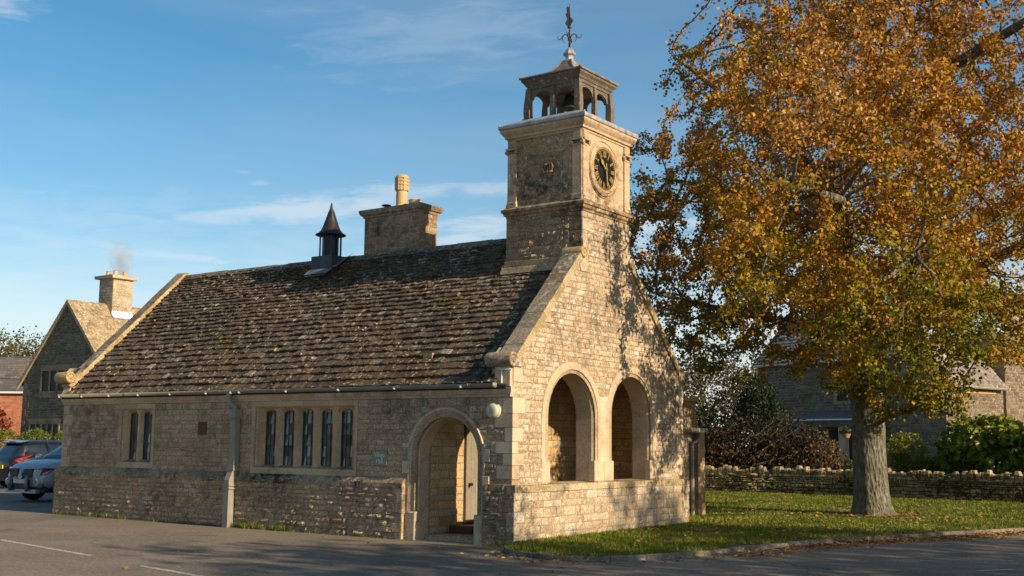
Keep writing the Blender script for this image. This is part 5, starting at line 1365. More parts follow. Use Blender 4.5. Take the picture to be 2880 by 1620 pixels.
bush('conifer', [(-9.2, 34.5, 2.4, 1.55, 1.5, 2.6), (-9.2, 34.5, 4.2, .95, .95, 1.5)], 9000, .13, MT['dkgreen'], 'dark green rounded conifer against the end of the stone house', 'conifer', stems=5, gap=.1, seed=6, shell=.15)
bush('laurel_bush', [(1.9, 33.2, 1.7, 2.2, 1.5, 1.9), (3.6, 32.6, 1.5, 2.0, 1.5, 1.9), (5.2, 32, 1.5, 2, 1.5, 1.9), (.7, 33.4, 1.1, 1.2, 1.1, 1.1)], 9500, .25, MT['laurel'], 'glossy bright green laurel bush behind the wall at the right edge', 'bush', stems=14, gap=.12, gs=1.3, seed=7, shell=.22, shape=1)
bush('yellow_shrub', [(-1.6, 33.2, 1.9, .95, .8, 1.0), (-1.0, 33.2, 1.1, 1.2, .9, .8)], 2600, .15, MT['yellowg'], 'yellow green shrub just right of the oak trunk', 'shrub', stems=8, gap=.2, seed=8)
bush('low_shrub', [(-.3, 33.0, .9, 1.4, .9, .8), (1.0, 32.3, .8, 1.2, .8, .75), (-3.4, 31.2, .9, 1.0, .8, .7)], 3800, .13, MT['bgleaf2'], 'low dull green shrubs along the back of the garden wall', 'shrub', stems=8, gap=.2, seed=9)
bush('dark_hedge', [(-12.5, 34.5, 1.8, 2.4, 1.6, 2.8), (-15.5, 33.8, 1.9, 2.4, 1.6, 2.9)], 9000, .17, leaf_mat('yew_leaf', [(0, (.02, .03, .008)), (.5, (.05, .06, .014)), (1, (.12, .12, .03))], .25), 'mixed dark green garden trees beyond the hedge beside the hall', 'tree', stems=8, gap=.15, seed=10)
for i, (x, y, h, r, lab) in enumerate([(-27, 64, 9.2, 4.6, 'pale brown half bare tree far off beside the right roof edge of the hall'), (-21, 66, 9.0, 4.0, 'faded olive tree far off behind the dark conifer'), (-33, 62, 9.5, 4.2, 'russet far tree low behind the gable corner')]):
    tree('background_tree', (x, y, 0), h, r, 0, .24, MT['bgleaf3'], lab, 'far trees behind the hall', 30+i, gap=.2, trunk_r=.25, low=.15, step=.8, natt=800, per=26, sp=.4)

# ------------------------------------------------------------------ houses
def frame(o, ang):
    ux, uy = math.cos(ang), math.sin(ang); vx, vy = -uy, ux
    return lambda u, v, z: (o[0]+ux*u+vx*v, o[1]+uy*u+vy*v, z)
def roof_slab(g, F, a0, a1, b0, b1, z0, z1, th=.12, rows=16, axis='u', sc=.5):
    """one roof slope laid in courses: from (b0, z0) eave to (b1, z1) ridge, running a0..a1 along the ridge"""
    for k in range(rows):
        t0 = k/rows; t1 = (k+1.25)/rows; x = a0
        while x < a1:
            w = min(U(sc*.6, sc*1.4), a1-x); j = U(-.02, .02); q = []
            for t_, up_ in ((t0, .09+j), (t1, .02)):
                b = b0+(b1-b0)*min(t_, 1.02)+(-.0); z = z0+(z1-z0)*min(t_, 1.02)
                for xx in (x+.01, x+w-.01):
                    for zz in (0, -.07):
                        q.append((xx, b, z+up_+zz))
            P = [F(p[0], p[1], p[2]) if axis == 'u' else F(p[1], p[0], p[2]) for p in q]
            g.add(P, [(0, 2, 6, 4), (0, 1, 3, 2), (1, 5, 7, 3), (0, 4, 5, 1), (2, 3, 7, 6), (4, 6, 7, 5)]); x += w
def mull_win(F, fr, u0, u1, z0, z1, n, parent, hood=True, mat='ashlar_w'):
    gm = MT['farglass']
    g = G(); b = .16
    g.fbox(fr, u0-b, u1+b, z1, z1+.18, -.2, .08); g.fbox(fr, u0-b, u1+b, z0-.18, z0, -.2, .05)
    g.fbox(fr, u0-b, u0, z0, z1, -.2, .08); g.fbox(fr, u1, u1+b, z0, z1, -.2, .08)
    w = (u1-u0)/n
    for k in range(1, n): g.fbox(fr, u0+k*w-.09, u0+k*w+.09, z0, z1, -.05, .06)
    if hood: g.fbox(fr, u0-b-.08, u1+b+.08, z1+.18, z1+.26, -.1, .11)
    o = g.mk('window', MT[mat], parent)
    g = G(); g.fbox(fr, u0, u1, z0, z1, -.05, .012); g.mk('pane', gm, o)
MT['farstone'] = stone_mat('grey_brown_rubble', (.13, .10, .068), (.22, .172, .118), spots=.3, dark=.5, bump=.6, sc=.7)
MT['fartile'] = stone_mat('golden_stone_slate', (.26, .19, .10), (.40, .30, .17), spot=(.62, .55, .42), spots=.8, dark=.5, bump=.5, moss=.5, mossc=(.22, .18, .05), sc=.6)
MT['greytile'] = stone_mat('grey_stone_slate', (.20, .16, .125), (.30, .25, .2), spot=(.55, .5, .44), spots=.6, dark=.5, bump=.5, sc=.6)
# gabled house on the left
AX, GY, AZ_ = -66.5, 33.15, 13.0
lh = thing('gabled_house', (AX, GY+4, 0), 'tall gabled stone house with smoking chimney beyond the left end of the hall', 'house')
g = G(); g.cm = 1
hw = 5.5; ez = AZ_-.25-hw*1.06
g.prism([(AX-hw, 0), (AX+hw, 0), (AX+hw, ez), (AX, AZ_-.25), (AX-hw, ez)], lambda u, z: (u, GY, z), lambda u, z: (u, GY+13, z))
g.cm = 0
fr_l = lambda u, z, n: (u, GY-n, z)
masonry(g, fr_l, .5, AZ_-.5, ivs(lambda z: (AX-hw, AX+hw) if z < ez else (AX-(AZ_-.25-z)/1.06, AX+(AZ_-.25-z)/1.06), [hole(-69.8, -65.0, 5.6, 7.9), hole(-71.0, -66.6, .5, 3.7)]), ch=(.16, .26), wd=(.3, .8), prot=(.01, .06), rough=.03, gap=.012)
for k in range(12):
    g.fbox(fr_l, AX-hw-.02, AX-hw+(.5 if k % 2 else .8), .6+k*.5, 1.08+k*.5, -.3, .06)
g.mk('wall', [MT['farstone'], MT['mortar']], lh)
def Fl(u, v, z): return (AX+v, GY-.25+u, z)
g = G(); roof_slab(g, Fl, 0, 13.4, 6.25, 0, AZ_-6.25*1.06, AZ_, rows=26); roof_slab(g, Fl, 0, 13.4, -6.25, 0, AZ_-6.25*1.06, AZ_, rows=26)
g.mk('roof', [MT['fartile']], lh)
g = G()
for s in (-1, 1):
    g.hexa([(AX, GY-.22, AZ_-.32), (AX+s*6.2, GY-.22, AZ_-.32-6.2*1.06), (AX+s*6.2, GY, AZ_-.32-6.2*1.06), (AX, GY, AZ_-.32), (AX, GY-.22, AZ_-.02), (AX+s*6.2, GY-.22, AZ_-.02-6.2*1.06), (AX+s*6.2, GY, AZ_-.02-6.2*1.06), (AX, GY, AZ_-.02)])
g.mk('verge', MT['ashlar'], lh)
mull_win(None, fr_l, -69.5, -65.4, 5.87, 7.5, 4, lh); mull_win(None, fr_l, -70.7, -66.9, 1.4, 3.3, 5, lh)
cl = chimney(-67.5, -65.65, 36.47, 38.32, 10.6, 15.1, lh, mat='rubble', sc=1.4)
g = G(); g.sq(-66.58, 37.39, [(0, 15.1), (.28, 15.15), (.30, 15.4), (.1, 15.45)], .93, .93); g.mk('cap', MT['ashlar'], cl)
g = G(); g.box(-65.64, -65.58, 36.42, 38.36, 11.9, 12.45); g.add([(-65.6, 36.4, 12.30), (-65.6, 38.4, 12.30), (-65.3, 38.4, 11.9), (-65.3, 36.4, 11.9)], [(0, 3, 2, 1)]); g.mk('flashing', MT['white'], cl)
for x, y in ((-67.0, 36.9), (-66.2, 37.0), (-66.2, 37.9)):
    g = G(); g.lathe([(.2, 15.4), (.17, 15.8), (.2, 15.85)], (x, y, 0), 12); g.mk('chimney_pot', MT['terra'], cl)
g = G(); g.box(-67.9, -66.9, 35.6, 37.0, 12.9, 12.98); 
def smoke():
    m = bpy.data.materials.new('chimney_smoke'); m.use_nodes = True; t = m.node_tree; t.nodes.clear()
    o = N(t, 'ShaderNodeOutputMaterial'); pv = N(t, 'ShaderNodeVolumePrincipled'); pv.inputs['Color'].default_value = (.90, .74, .62, 1)
    tc_ = N(t, 'ShaderNodeTexCoord'); gr = N(t, 'ShaderNodeTexGradient', gradient_type='SPHERICAL'); mp_ = N(t, 'ShaderNodeMapping')
    mp_.inputs['Location'].default_value = (-.02, 0, .28); mp_.inputs['Scale'].default_value = (.9, .9, .42); mp_.inputs['Rotation'].default_value = (R(8), R(-14), 0); t.links.new(tc_.outputs['Object'], mp_.inputs[0]); t.links.new(mp_.outputs[0], gr.inputs[0])
    n = noise_n(t, 2.0, 4, .6, tc_.outputs['Object']); d = math_n(t, 'MULTIPLY', gr.outputs['Fac'], rng_n(t, n, .40, .68, 0, 1.7)); t.links.new(d, pv.inputs['Density'])
    t.links.new(pv.outputs[0], o.inputs['Volume']); return m
g = G(); g.lathe([(.05, -1.6), (.6, -1.5), (1.1, -.6), (1.5, .2), (1.7, 1.4), (1.5, 2.2), (.05, 2.6)], (-66.3, 37.6, 17.0), 14)
stuff(g.mk('smoke', smoke(), None, True, org=(-66.3, 37.6, 17.0)), 'thin brownish smoke drifting from the left chimney', 'smoke')
# red brick house
bh = thing('brick_house', (-95, 50, 0), 'low red brick house with grey slate roof at the left edge', 'house')
m, t, b = newmat('red_brick'); v = N(t, 'ShaderNodeTexCoord').outputs['Object']; mp_ = N(t, 'ShaderNodeMapping'); mp_.inputs['Rotation'].default_value = (R(90), 0, 0); t.links.new(v, mp_.inputs[0])
bk = N(t, 'ShaderNodeTexBrick'); t.links.new(mp_.outputs[0], bk.inputs['Vector']); bk.inputs['Scale'].default_value = 1; bk.inputs['Brick Width'].default_value = .34; bk.inputs['Row Height'].default_value = .13; bk.inputs['Mortar Size'].default_value = .012
bk.inputs['Color1'].default_value = (.50, .16, .06, 1); bk.inputs['Color2'].default_value = (.36, .10, .04, 1); bk.inputs['Mortar'].default_value = (.34, .24, .17, 1)
t.links.new(mix_n(t, .4, bk.outputs[0], rng_n_col(t, noise_n(t, 3, 4, .6, v), .3, .7, .5, 1.5), 'MULTIPLY'), b.inputs['Base Color']); b.inputs['Roughness'].default_value = .9; MT['brick'] = m
FB = frame((-94.4, 44.0), R(33)); g = G()
def obox(g, F, u0, u1, v0, v1, z0, z1): g.hexa([F(u0, v0, z0), F(u1, v0, z0), F(u1, v1, z0), F(u0, v1, z0), F(u0, v0, z1), F(u1, v0, z1), F(u1, v1, z1), F(u0, v1, z1)])
obox(g, FB, -6, 14, 0, 8, 0, 6.9); g.mk('wall', MT['brick'], bh)
g = G(); roof_slab(g, FB, -6.5, 14.5, -.35, 4, 6.8, 10.5, rows=14, sc=.9); MT['bslate'] = stone_mat('blue_grey_slate', (.10, .095, .09), (.15, .135, .12), spots=.1, dark=.3, bump=.2, sc=.6, moss=.9, mossc=(.28, .12, .05)); g.mk('roof', [MT['bslate']], bh)
g = G(); obox(g, FB, -6, 14, -.32, -.05, 6.6, 6.82); g.mk('fascia', MT['white'], bh)
g = G(); frb = lambda u, z, n: FB(u, -n, z); g.fbox(frb, -1.6, .35, 3.8, 6.0, -.1, .05); wb = g.mk('window', MT['white'], bh); g = G(); g.fbox(frb, -1.45, .18, 3.95, 5.85, .0, .06); g.mk('pane', MT['glass'], wb)
# shrub, hedge and far trees on the left
bush('copper_shrub', [(-59.0, 21.5, 3.5, 1.6, 1.6, 1.9), (-57.8, 22.2, 2.8, 1.3, 1.3, 1.5), (-60.4, 20.6, 2.6, 1.3, 1.3, 1.3)], 4600, .22, MT['copper'], 'dark copper leaved shrub in front of the brick house', 'shrub', stems=14, gap=.25, seed=12, shell=.35)
bush('clipped_hedge', [(-46.8+i*1.5, 10.6+i*1.03, 1.25, 1.3, 1.1, 1.42) for i in range(9)], 42000, .085, MT['hedge_g'], 'clipped bright green hedge behind the parked cars', 'hedge', stems=12, gap=.0, seed=13, shell=.12)
g = G()
for k in range(9): g.tube([(-40.6+U(-.3, .3), 12.6+U(-.2, .2), .6), (-41.0+U(-.3, .2), 12.6, 1.5), (-41.3+U(-.45, .25), 12.5, 2.0+U(-.1, .35))], [.12, .10, .04], 6)
tag(g.mk('tree_stump', plain('pale_dead_wood', (.5, .42, .28), .9, 0, .35, 12, .5), None, False, (-40.8, 12.6, .5)), 'pale jagged dead stump standing in front of the clipped hedge', 'stump')
bush('red_rose', [(-35.6, 14.6, 1.5, .5, .5, .8)], 320, .14, MT['hedge_g'], 'small rose bush with a red flower at the right end of the clipped hedge', 'rose bush', stems=6, gap=.1, seed=14)
for i, (x, y, h, r, lab) in enumerate([(-118, 58, 15.2, 7, 'yellow green tree above the brick roof at the left edge'), (-113, 62.5, 14.2, 5.0, 'sparse olive tree between the brick roof and the gabled house')]):
    tree('background_tree', (x, y, 0), h, r, 0, .30, MT['bgleaf'], lab, 'far trees behind the left houses', 50+i, gap=.3, trunk_r=.35, low=.3, step=1.0, natt=800, per=22, sp=.6)
g = G(); g.tube([(-100+i*3.0, 40+i*1.6, 9.9+.0*i+((i-6)**2)*.022) for i in range(13)], .035, 4); tag(g.mk('overhead_cable', MT['dmetal'], None, False, (-80, 48, 10)), 'thin dark overhead cable crossing the sky at the left', 'cable')

# stone house on the right
RO = (-3.46, 47.25); FR = frame(RO, R(-22.2))
rh = thing('stone_house', (-6, 50, 0), 'large stone house with porch half hidden behind the oak', 'house')
g = G(); g.cm = 1
obox(g, FR, -15.6, -3.6, .8, 8, 0, 7.6); obox(g, FR, -3.9, 0, .0, 5.3, 0, 5.75); obox(g, FR, -6, -.02, 5.6, 14, 0, 9)
g.prism([(-4.1, 5.7), (.2, 5.7), (-1.95, 8.2)], lambda u, z: FR(u, 0, z), lambda u, z: FR(u, 5.3, z))
g.cm = 0
frA = lambda u, z, n: FR(u, .8-n, z); frB = lambda u, z, n: FR(u, -n, z); frC = lambda u, z, n: FR(0+n, u, z); frD = lambda u, z, n: FR(u, 5.3-n, z); frE = lambda u, z, n: FR(5+n, u, z)
masonry(g, frA, 1.0, 7.5, ivs(lambda z: (-15.6, -3.9), [hole(-8.9, -6.4, 4.9, 6.7)]), ch=(.13, .22), wd=(.25, .7), prot=(.01, .04), rough=.02, gap=.01)
masonry(g, frB, 1.0, 5.7, ivs(lambda z: (-3.9, 0), []), ch=(.14, .24), wd=(.25, .6), prot=(.01, .03), rough=.015)
masonry(g, frC, 1.0, 5.7, ivs(lambda z: (0, 5.3), []), ch=(.14, .24), wd=(.25, .6), prot=(.01, .03), rough=.015)
masonry(g, lambda u, z, n: FR(-.02+n, u, z), 1.0, 8.9, ivs(lambda z: (5.6, 13), []), ch=(.16, .26), wd=(.3, .7), prot=(.01, .03), rough=.015)
g.mk('wall', [MT['farstone'], MT['mortar']], rh)
g = G(); roof_slab(g, FR, -16, -3.4, .5, 4.4, 7.4, 11.2, rows=16); roof_slab(g, FR, -.1, 5.3, .35, -1.95, 5.65, 8.25, rows=13, axis='v', sc=.4); roof_slab(g, FR, -.1, 5.3, -4.25, -1.95, 5.65, 8.25, rows=13, axis='v', sc=.4)
roof_slab(g, FR, 5.4, 14.2, .3, -3, 8.9, 12, rows=12, axis='v', sc=.5)
g.mk('roof', [MT['greytile']], rh)
g = G(); g.tube([FR(.32, -.1, 5.62), FR(.32, 5.2, 5.58)], .09, 8); g.tube([FR(.30, 1.1, 5.55), FR(.1, 1.0, 5.2), FR(.12, 1.0, 1.0)], .07, 6); g.mk('gutter', MT['pipe'], rh)
mull_win(None, frA, -8.6, -6.7, 5.0, 6.4, 2, rh, hood=False)
g = G(); g.fbox(frC, 1.6, 4.6, 5.28, 5.42, .0, .05); g.mk('lintel', plain('orange_timber', (.5, .26, .1), .7), rh)
g = G(); g.hexa([FR(-10.3, -1.2, 3.70), FR(-5.0, -1.2, 3.70), FR(-5.0, .8, 4.3), FR(-10.3, .8, 4.3), FR(-10.3, -1.2, 3.80), FR(-5.0, -1.2, 3.80), FR(-5.0, .8, 4.4), FR(-10.3, .8, 4.4)]); pc = g.mk('porch_roof', MT['bslate'], rh); g = G(); g.hexa([FR(-10.4, -1.3, 3.74), FR(-4.9, -1.3, 3.74), FR(-4.9, -1.2, 3.74), FR(-10.4, -1.2, 3.74), FR(-10.4, -1.3, 3.83), FR(-4.9, -1.3, 3.83), FR(-4.9, -1.2, 3.83), FR(-10.4, -1.2, 3.83)]); g.mk('gutter', MT['white'], pc)
g = G(); obox(g, FR, -10.2, -5.1, -1.15, -.95, 3.35, 3.68); g.mk('beam', MT['oakwood'], pc)
g = G(); obox(g, FR, -6.9, -6.45, -1.1, -.7, 0, 3.4); g.mk('pier', MT['ashlar'], pc)
g = G(); obox(g, FR, -9.4, -7.0, .72, .78, 0, 3.2); g.mk('door', MT['dark'], rh)
hb = thing('hanging_basket', (-7.62, 42.5, 2.75), 'terracotta hanging basket with trailing plants under the porch of the right house', 'hanging basket')
g = G(); g.lathe([(.16, -.22), (.26, .0), (.28, .02), (.24, .03)], (-7.62, 42.6, 2.85), 14); g.mk('pot', plain('clay_pot', (.42, .2, .1), .8), hb)
g = G(); g.tube([(-7.62, 42.6, 2.85), (-7.62, 42.6, 3.6)], .012, 4); g.mk('chain', MT['iron'], hb)
P, D = clump_points([(-7.62, 42.6, 3.0, .42, .42, .25)], 260, .4, 2); leaves_mesh('foliage', P, .13, MT['bgleaf2'], hb, 2, shape=0)

# ------------------------------------------------------------------ cars
def carpaint(name, col, metal=.3, rough=.25):
    m, t, b = newmat(name); v = N(t, 'ShaderNodeTexCoord').outputs['Object']
    c = mix_n(t, rng_n(t, noise_n(t, 1.2, 4, .6, v), .3, .7), tuple(x*.93 for x in col), col); t.links.new(c, b.inputs['Base Color'])
    b.inputs['Metallic'].default_value = metal; b.inputs['Roughness'].default_value = rough; b.inputs['Coat Weight'].default_value = .3; b.inputs['Coat Roughness'].default_value = .08; return m
MT['tyre'] = plain('tyre_rubber', (.012, .012, .012), .8); MT['rim'] = plain('alloy_rim', (.35, .35, .36), .35, .7); MT['bplastic'] = plain('black_plastic', (.018, .018, .02), .5)
MT['cglass'] = plain('car_window', (.012, .014, .017), .06, 0, .1, 2, 0, .8); MT['redlens'] = plain('red_lens', (.12, .004, .008), .15, 0, .1, 4, 0, .8); MT['clear'] = plain('headlamp_lens', (.55, .55, .56), .12, .4, .15, 9, 0, .8)
MT['amber'] = plain('amber_lens', (.22, .05, .035), .2); MT['yplate'] = plain('yellow_plate', (.72, .46, .03), .5); MT['wplate'] = plain('white_plate', (.55, .53, .48), .5)
def car(name, o, ang, st, gh, wheels, paint, label, sc=1/K, wr=.34, group='parked cars'):
    """st: body stations (x, half width, sill z, belt z); gh: glasshouse stations (x, half width, base z, roof z)"""
    t = thing(name, (o[0], o[1], 0), label, 'car', group); ca, sa = math.cos(ang), math.sin(ang)
    def F(x, y, z): x, y, z = x*sc, y*sc, z*sc; return (o[0]+ca*x-sa*y, o[1]+sa*x+ca*y, z)
    t['_f'] = 0; del t['_f']
    def sect(x, w, zb, zt, crown=.03):
        h = zt-zb; pr = [(.86, 0), (.97, .10), (1.0, .30), (1.0, .52), (.985, .72), (.955, .88), (.90, .965), (.80, 1.0)]
        P = [(w*a, zb+h*b_) for a, b_ in pr]+[(w*.45, zt+crown*.8), (0, zt+crown)]
        full = [(y, z) for y, z in P]+[(-y, z) for y, z in reversed(P[:-1])]
        return [F(x, y, z) for y, z in full]
    g = G(); m = None
    def interp(S, x):
        for a, b in zip(S[:-1], S[1:]):
            if a[0] <= x <= b[0]:
                q = (x-a[0])/(b[0]-a[0]); q = q*q*(3-2*q) if False else q; return [a[i]+(b[i]-a[i])*q for i in range(len(a))]
        return S[-1] if x > S[-1][0] else S[0]
    xs = sorted(set([round(a[0], 3) for a in st]+list(np.linspace(st[0][0], st[-1][0], 44))))
    vs = []; 
    for x in xs:
        s_ = interp(st, x); w, zb, zt = s_[1], s_[2], s_[3]
        for wx in wheels:       # wheel arch cut into the sill line
            d = abs(x-wx)
            if d < wr+.08: zb = max(zb, math.sqrt(max((wr+.08)**2-d*d, 0))+wr*.95)
        vs += sect(x, w, min(zb, zt-.08), zt)
    m = len(vs)//len(xs); fs = []
    for i in range(len(xs)-1):
        for j in range(m): k = (j+1) % m; fs.append((i*m+j, (i+1)*m+j, (i+1)*m+k, i*m+k))
    fs += [tuple(range(m)), tuple(reversed(range((len(xs)-1)*m, len(xs)*m)))]
    g.add(vs, fs); g.mk('body', paint, t, True)
    # floor pan and inner arches
    g = G(); x0, x1 = st[0][0]+.1, st[-1][0]-.1; w = st[len(st)//2][1]*.84
    g.hexa([F(x0, -w, .25), F(x1, -w, .25), F(x1, w, .25), F(x0, w, .25), F(x0, -w, .55), F(x1, -w, .55), F(x1, w, .55), F(x0, w, .55)]); g.mk('underbody', MT['bplastic'], t)
    g = G(); xs2 = sorted(set([a[0] for a in gh]+list(np.linspace(gh[0][0], gh[-1][0], 18)))); vs = []
    for x in xs2:
        _, w, zb, zt = interp(gh, x); h = zt-zb
        pr = [(1.0, 0), (.97, .3), (.90, .7), (.85, .88), (.76, .97), (.4, 1.02), (0, 1.03)]
        P = [(w*a, zb+h*b_) for a, b_ in pr]; full = P+[(-y, z) for y, z in reversed(P[:-1])]; vs += [F(x, y, z) for y, z in full]
    m = 13; fs = []
    for i in range(len(xs2)-1):
        for j in range(m-1): fs.append((i*m+j, (i+1)*m+j, (i+1)*m+j+1, i*m+j+1))
    fs += [tuple(range(m)), tuple(reversed(range((len(xs2)-1)*m, len(xs2)*m)))]
    g.add(vs, fs); gl = g.mk('windows', MT['cglass'], t, True)
    # roof skin over the glass
    g = G(); vs = []; sel = [x for x in xs2 if interp(gh, x)[3]-interp(gh, x)[2] > (max(a[3]-a[2] for a in gh))*.80]
    for x in sel:
        _, w, zb, zt = interp(gh, x); h = zt-zb; pr = [(.885, .84), (.76, .985), (.4, 1.035), (0, 1.045)]
        P = [(w*a+.004, zb+h*b_+.006) for a, b_ in pr]; vs += [F(x, y, z) for y, z in P+[(-y, z) for y, z in reversed(P[:-1])]]
    m = 7; fs = [(i*m+j, (i+1)*m+j, (i+1)*m+j+1, i*m+j+1) for i in range(len(sel)-1) for j in range(m-1)]
    g.add(vs, fs); g.mk('roof', paint, t, True)
    for wx in wheels:
        for s in (-1, 1):
            w = interp(st, wx)[1]; g = G(); yy = s*(w-.12)
            def L(prof, nm, mat, par, seg=26):
                g = G(); vs = []; fs = []
                for r, d in prof:
                    for k in range(seg): a = 2*PI*k/seg; vs.append(F(wx+r*math.cos(a), yy+s*d, wr+r*math.sin(a)))
                for i in range(len(prof)-1):
                    for k in range(seg): fs.append((i*seg+k, i*seg+(k+1) % seg, (i+1)*seg+(k+1) % seg, (i+1)*seg+k))
                fs.append(tuple(range(seg))); fs.append(tuple(range((len(prof)-1)*seg, len(prof)*seg))); g.add(vs, fs); return g.mk(nm, mat, par, False)
            wl = L([(wr*.55, -.11), (wr*.93, -.11), (wr, -.07), (wr, .07), (wr*.94, .11), (wr*.64, .105), (wr*.62, .05)], 'wheel', MT['tyre'], t)
            L([(wr*.60, .03), (wr*.60, .09), (wr*.5, .075), (wr*.2, .06), (wr*.15, .085), (0.01, .085)], 'rim', MT['rim'], wl, 16)
            g = G(); prof = [(wr+.085, -.10), (wr+.085, .125), (wr+.15, .115), (wr+.17, .05)]; seg = 20; vs = []; fs = []
            for k in range(seg+1):
                a = PI*(-.04+1.08*k/seg)
                for r, d in prof: vs.append(F(wx+r*math.cos(a), yy+s*d, wr+r*math.sin(a)))
            fs = [(k*4+j, (k+1)*4+j, (k+1)*4+j+1, k*4+j+1) for k in range(seg) for j in range(3)]
            g.add(vs, fs); g.mk('wheel_arch', st_arch, t, True)
    return t, F
st_arch = carpaint('grey_arch_moulding', (.18, .19, .20), .2, .4)
# silver pickup, nose toward the road
pk, F = car('silver_pickup', (-22.55, 3.95), R(-88), [(-3.9, .84, .55, 1.02), (-3.8, .87, .5, 1.08), (-1.2, .90, .36, 1.10), (0, .905, .36, 1.09), (.35, .90, .36, 1.05), (.62, .86, .36, .98), (.80, .76, .38, .88), (.90, .62, .42, .76)],
    [(-3.0, .70, 1.08, 1.12), (-2.6, .76, 1.08, 1.68), (-1.4, .78, 1.08, 1.74), (-.9, .77, 1.08, 1.66), (-.05, .74, 1.07, 1.12)], (-3.0, 0), carpaint('silver_blue_paint', (.34, .36, .38), .35, .42), 'silver pickup parked nose out at the left end of the hall', wr=.37)
def FRONT(F, x, mat, poly, th, nm, par, y0=0):     # flat piece facing forward, polygon in (y, z)
    g = G(); sgn = 1 if th > 0 else -1; g.prism(poly, lambda y, z: F(x(y) if callable(x) else x, y, z), lambda y, z: F((x(y) if callable(x) else x)+th, y, z)); return g.mk(nm, mat, par)
curve = lambda y: float(np.interp(abs(y), [0, .5, .62, .76, .86, .91], [.955, .935, .915, .82, .65, .37]))
for s in (-1, 1):
    FRONT(F, curve, MT['clear'], [(s*.50, .70), (s*.54, .86), (s*.80, .90), (s*.885, .88), (s*.82, .74), (s*.70, .68)][::s], -.10, 'headlight', pk)
    h = pk.children[-1] if False else None
    FRONT(F, lambda y: curve(y)+.004, MT['amber'], [(s*.70, .70), (s*.76, .88), (s*.88, .875), (s*.82, .74)][::s], -.06, 'indicator', pk)
    g = G(); cc = (.86, s*.62, .52)
    vs = []; 
    for r, d in ((.10, .0), (.10, .05), (.07, .055), (.06, .02)):
        for k in range(14): a = 2*PI*k/14; vs.append(F(cc[0]+d, cc[1]+r*math.cos(a), cc[2]+r*math.sin(a)))
    g.add(vs, [(i*14+k, i*14+(k+1) % 14, (i+1)*14+(k+1) % 14, (i+1)*14+k) for i in range(3) for k in range(14)]+[tuple(range(42, 56))]); g.mk('fog_lamp', MT['clear'], pk)
    FRONT(F, lambda y: curve(y)+.012, MT['bplastic'], [(s*.10, .66), (s*.16, .87), (s*.50, .87), (s*.47, .68)][::s], -.12, 'grille', pk)
    g = G(); g.tube([F(.98, s*.36, .30), F(1.03, s*.37, .45), F(1.02, s*.36, .62), F(.95, s*.35, .68)], .05/K, 8); g.mk('bull_bar', st_arch, pk, True)
    g = G(); g.tube([F(-.22, s*.93, 1.12), F(-.24, s*1.02, 1.16)], .09/K, 8); g.mk('wing_mirror', MT['clear'], pk, True)
FRONT(F, lambda y: curve(y)+.02, MT['rim'], [(-.10, .64), (0, .87), (.10, .64), (.0, .60)], -.08, 'badge', pk)
FRONT(F, lambda y: curve(y)+.03, MT['bplastic'], [(-.34, .34), (-.34, .60), (.34, .60), (.34, .34)], -.12, 'lower_grille', pk)
FRONT(F, lambda y: curve(y)+.055, carpaint('bumper_silver', (.34, .36, .38), .5, .35), [(-.66, .24), (-.66, .34), (.66, .34), (.66, .24)], -.14, 'bumper', pk)
FRONT(F, 1.0, MT['wplate'], [(-.24, .49), (-.24, .60), (.24, .60), (.24, .49)], -.03, 'number_plate', pk)
# dark crossover, rear toward the road
jk, F = car('dark_crossover', (-32.8, 9.1), R(88), [(-.78, .62, .42, .92), (-.70, .74, .36, 1.02), (-.5, .85, .34, 1.08), (0, .895, .34, 1.10), (.8, .89, .30, 1.04), (1.8, .89, .30, 1.04), (2.6, .89, .34, 1.02), (3.1, .80, .36, .92), (3.3, .66, .42, .72)],
    [(-.66, .62, 1.02, 1.06), (-.30, .70, 1.06, 1.52), (.1, .74, 1.06, 1.565), (1.0, .76, 1.03, 1.57), (1.6, .75, 1.03, 1.53), (2.35, .72, 1.03, 1.06)], (0, 2.53), carpaint('blue_black_paint', (.012, .014, .026), .2, .2), 'dark blue crossover parked behind the silver pickup', wr=.34)
for s in (-1, 1):
    g = G(); q = [(-.73, .69, .80), (-.71, .80, .96), (-.30, .885, 1.14), (-.12, .895, 1.12), (-.40, .885, .96), (-.55, .86, .82)]
    g.add([F(a, s*b_, c_) for a, b_, c_ in q]+[F(a, s*(b_+.02), c_) for a, b_, c_ in q]+[F(a-.03, s*(b_+.02), c_) for a, b_, c_ in q], [(0, 1, 2, 3, 4, 5), (6, 7, 8, 9, 10, 11), (12, 13, 14, 15, 16, 17)]+[(i+6, (i+1) % 6+6, (i+1) % 6+12, i+12) for i in range(6)]); g.mk('tail_light', MT['redlens'], jk)
FRONT(F, -.79, MT['yplate'], [(-.26, .66), (-.26, .78), (.26, .78), (.26, .66)], -.03, 'number_plate', jk)
FRONT(F, lambda y: -.82+.16*abs(y)**2, MT['bplastic'], [(-.80, .30), (-.82, .54), (.82, .54), (.80, .30)], .2, 'bumper', jk)
FRONT(F, -.36, MT['redlens'], [(-.2, 1.53), (-.2, 1.56), (.2, 1.56), (.2, 1.53)], -.03, 'brake_light', jk)
g = G(); g.add([F(-.42, -.62, 1.50), F(-.42, .62, 1.50), F(-.10, .64, 1.58), F(-.10, -.64, 1.58), F(-.42, -.62, 1.53), F(-.42, .62, 1.53), F(-.10, .64, 1.60), F(-.10, -.64, 1.60)], [(0, 1, 2, 3), (4, 7, 6, 5), (0, 4, 5, 1), (0, 3, 7, 4), (1, 5, 6, 2)]); g.mk('spoiler', MT['cglass'], jk)
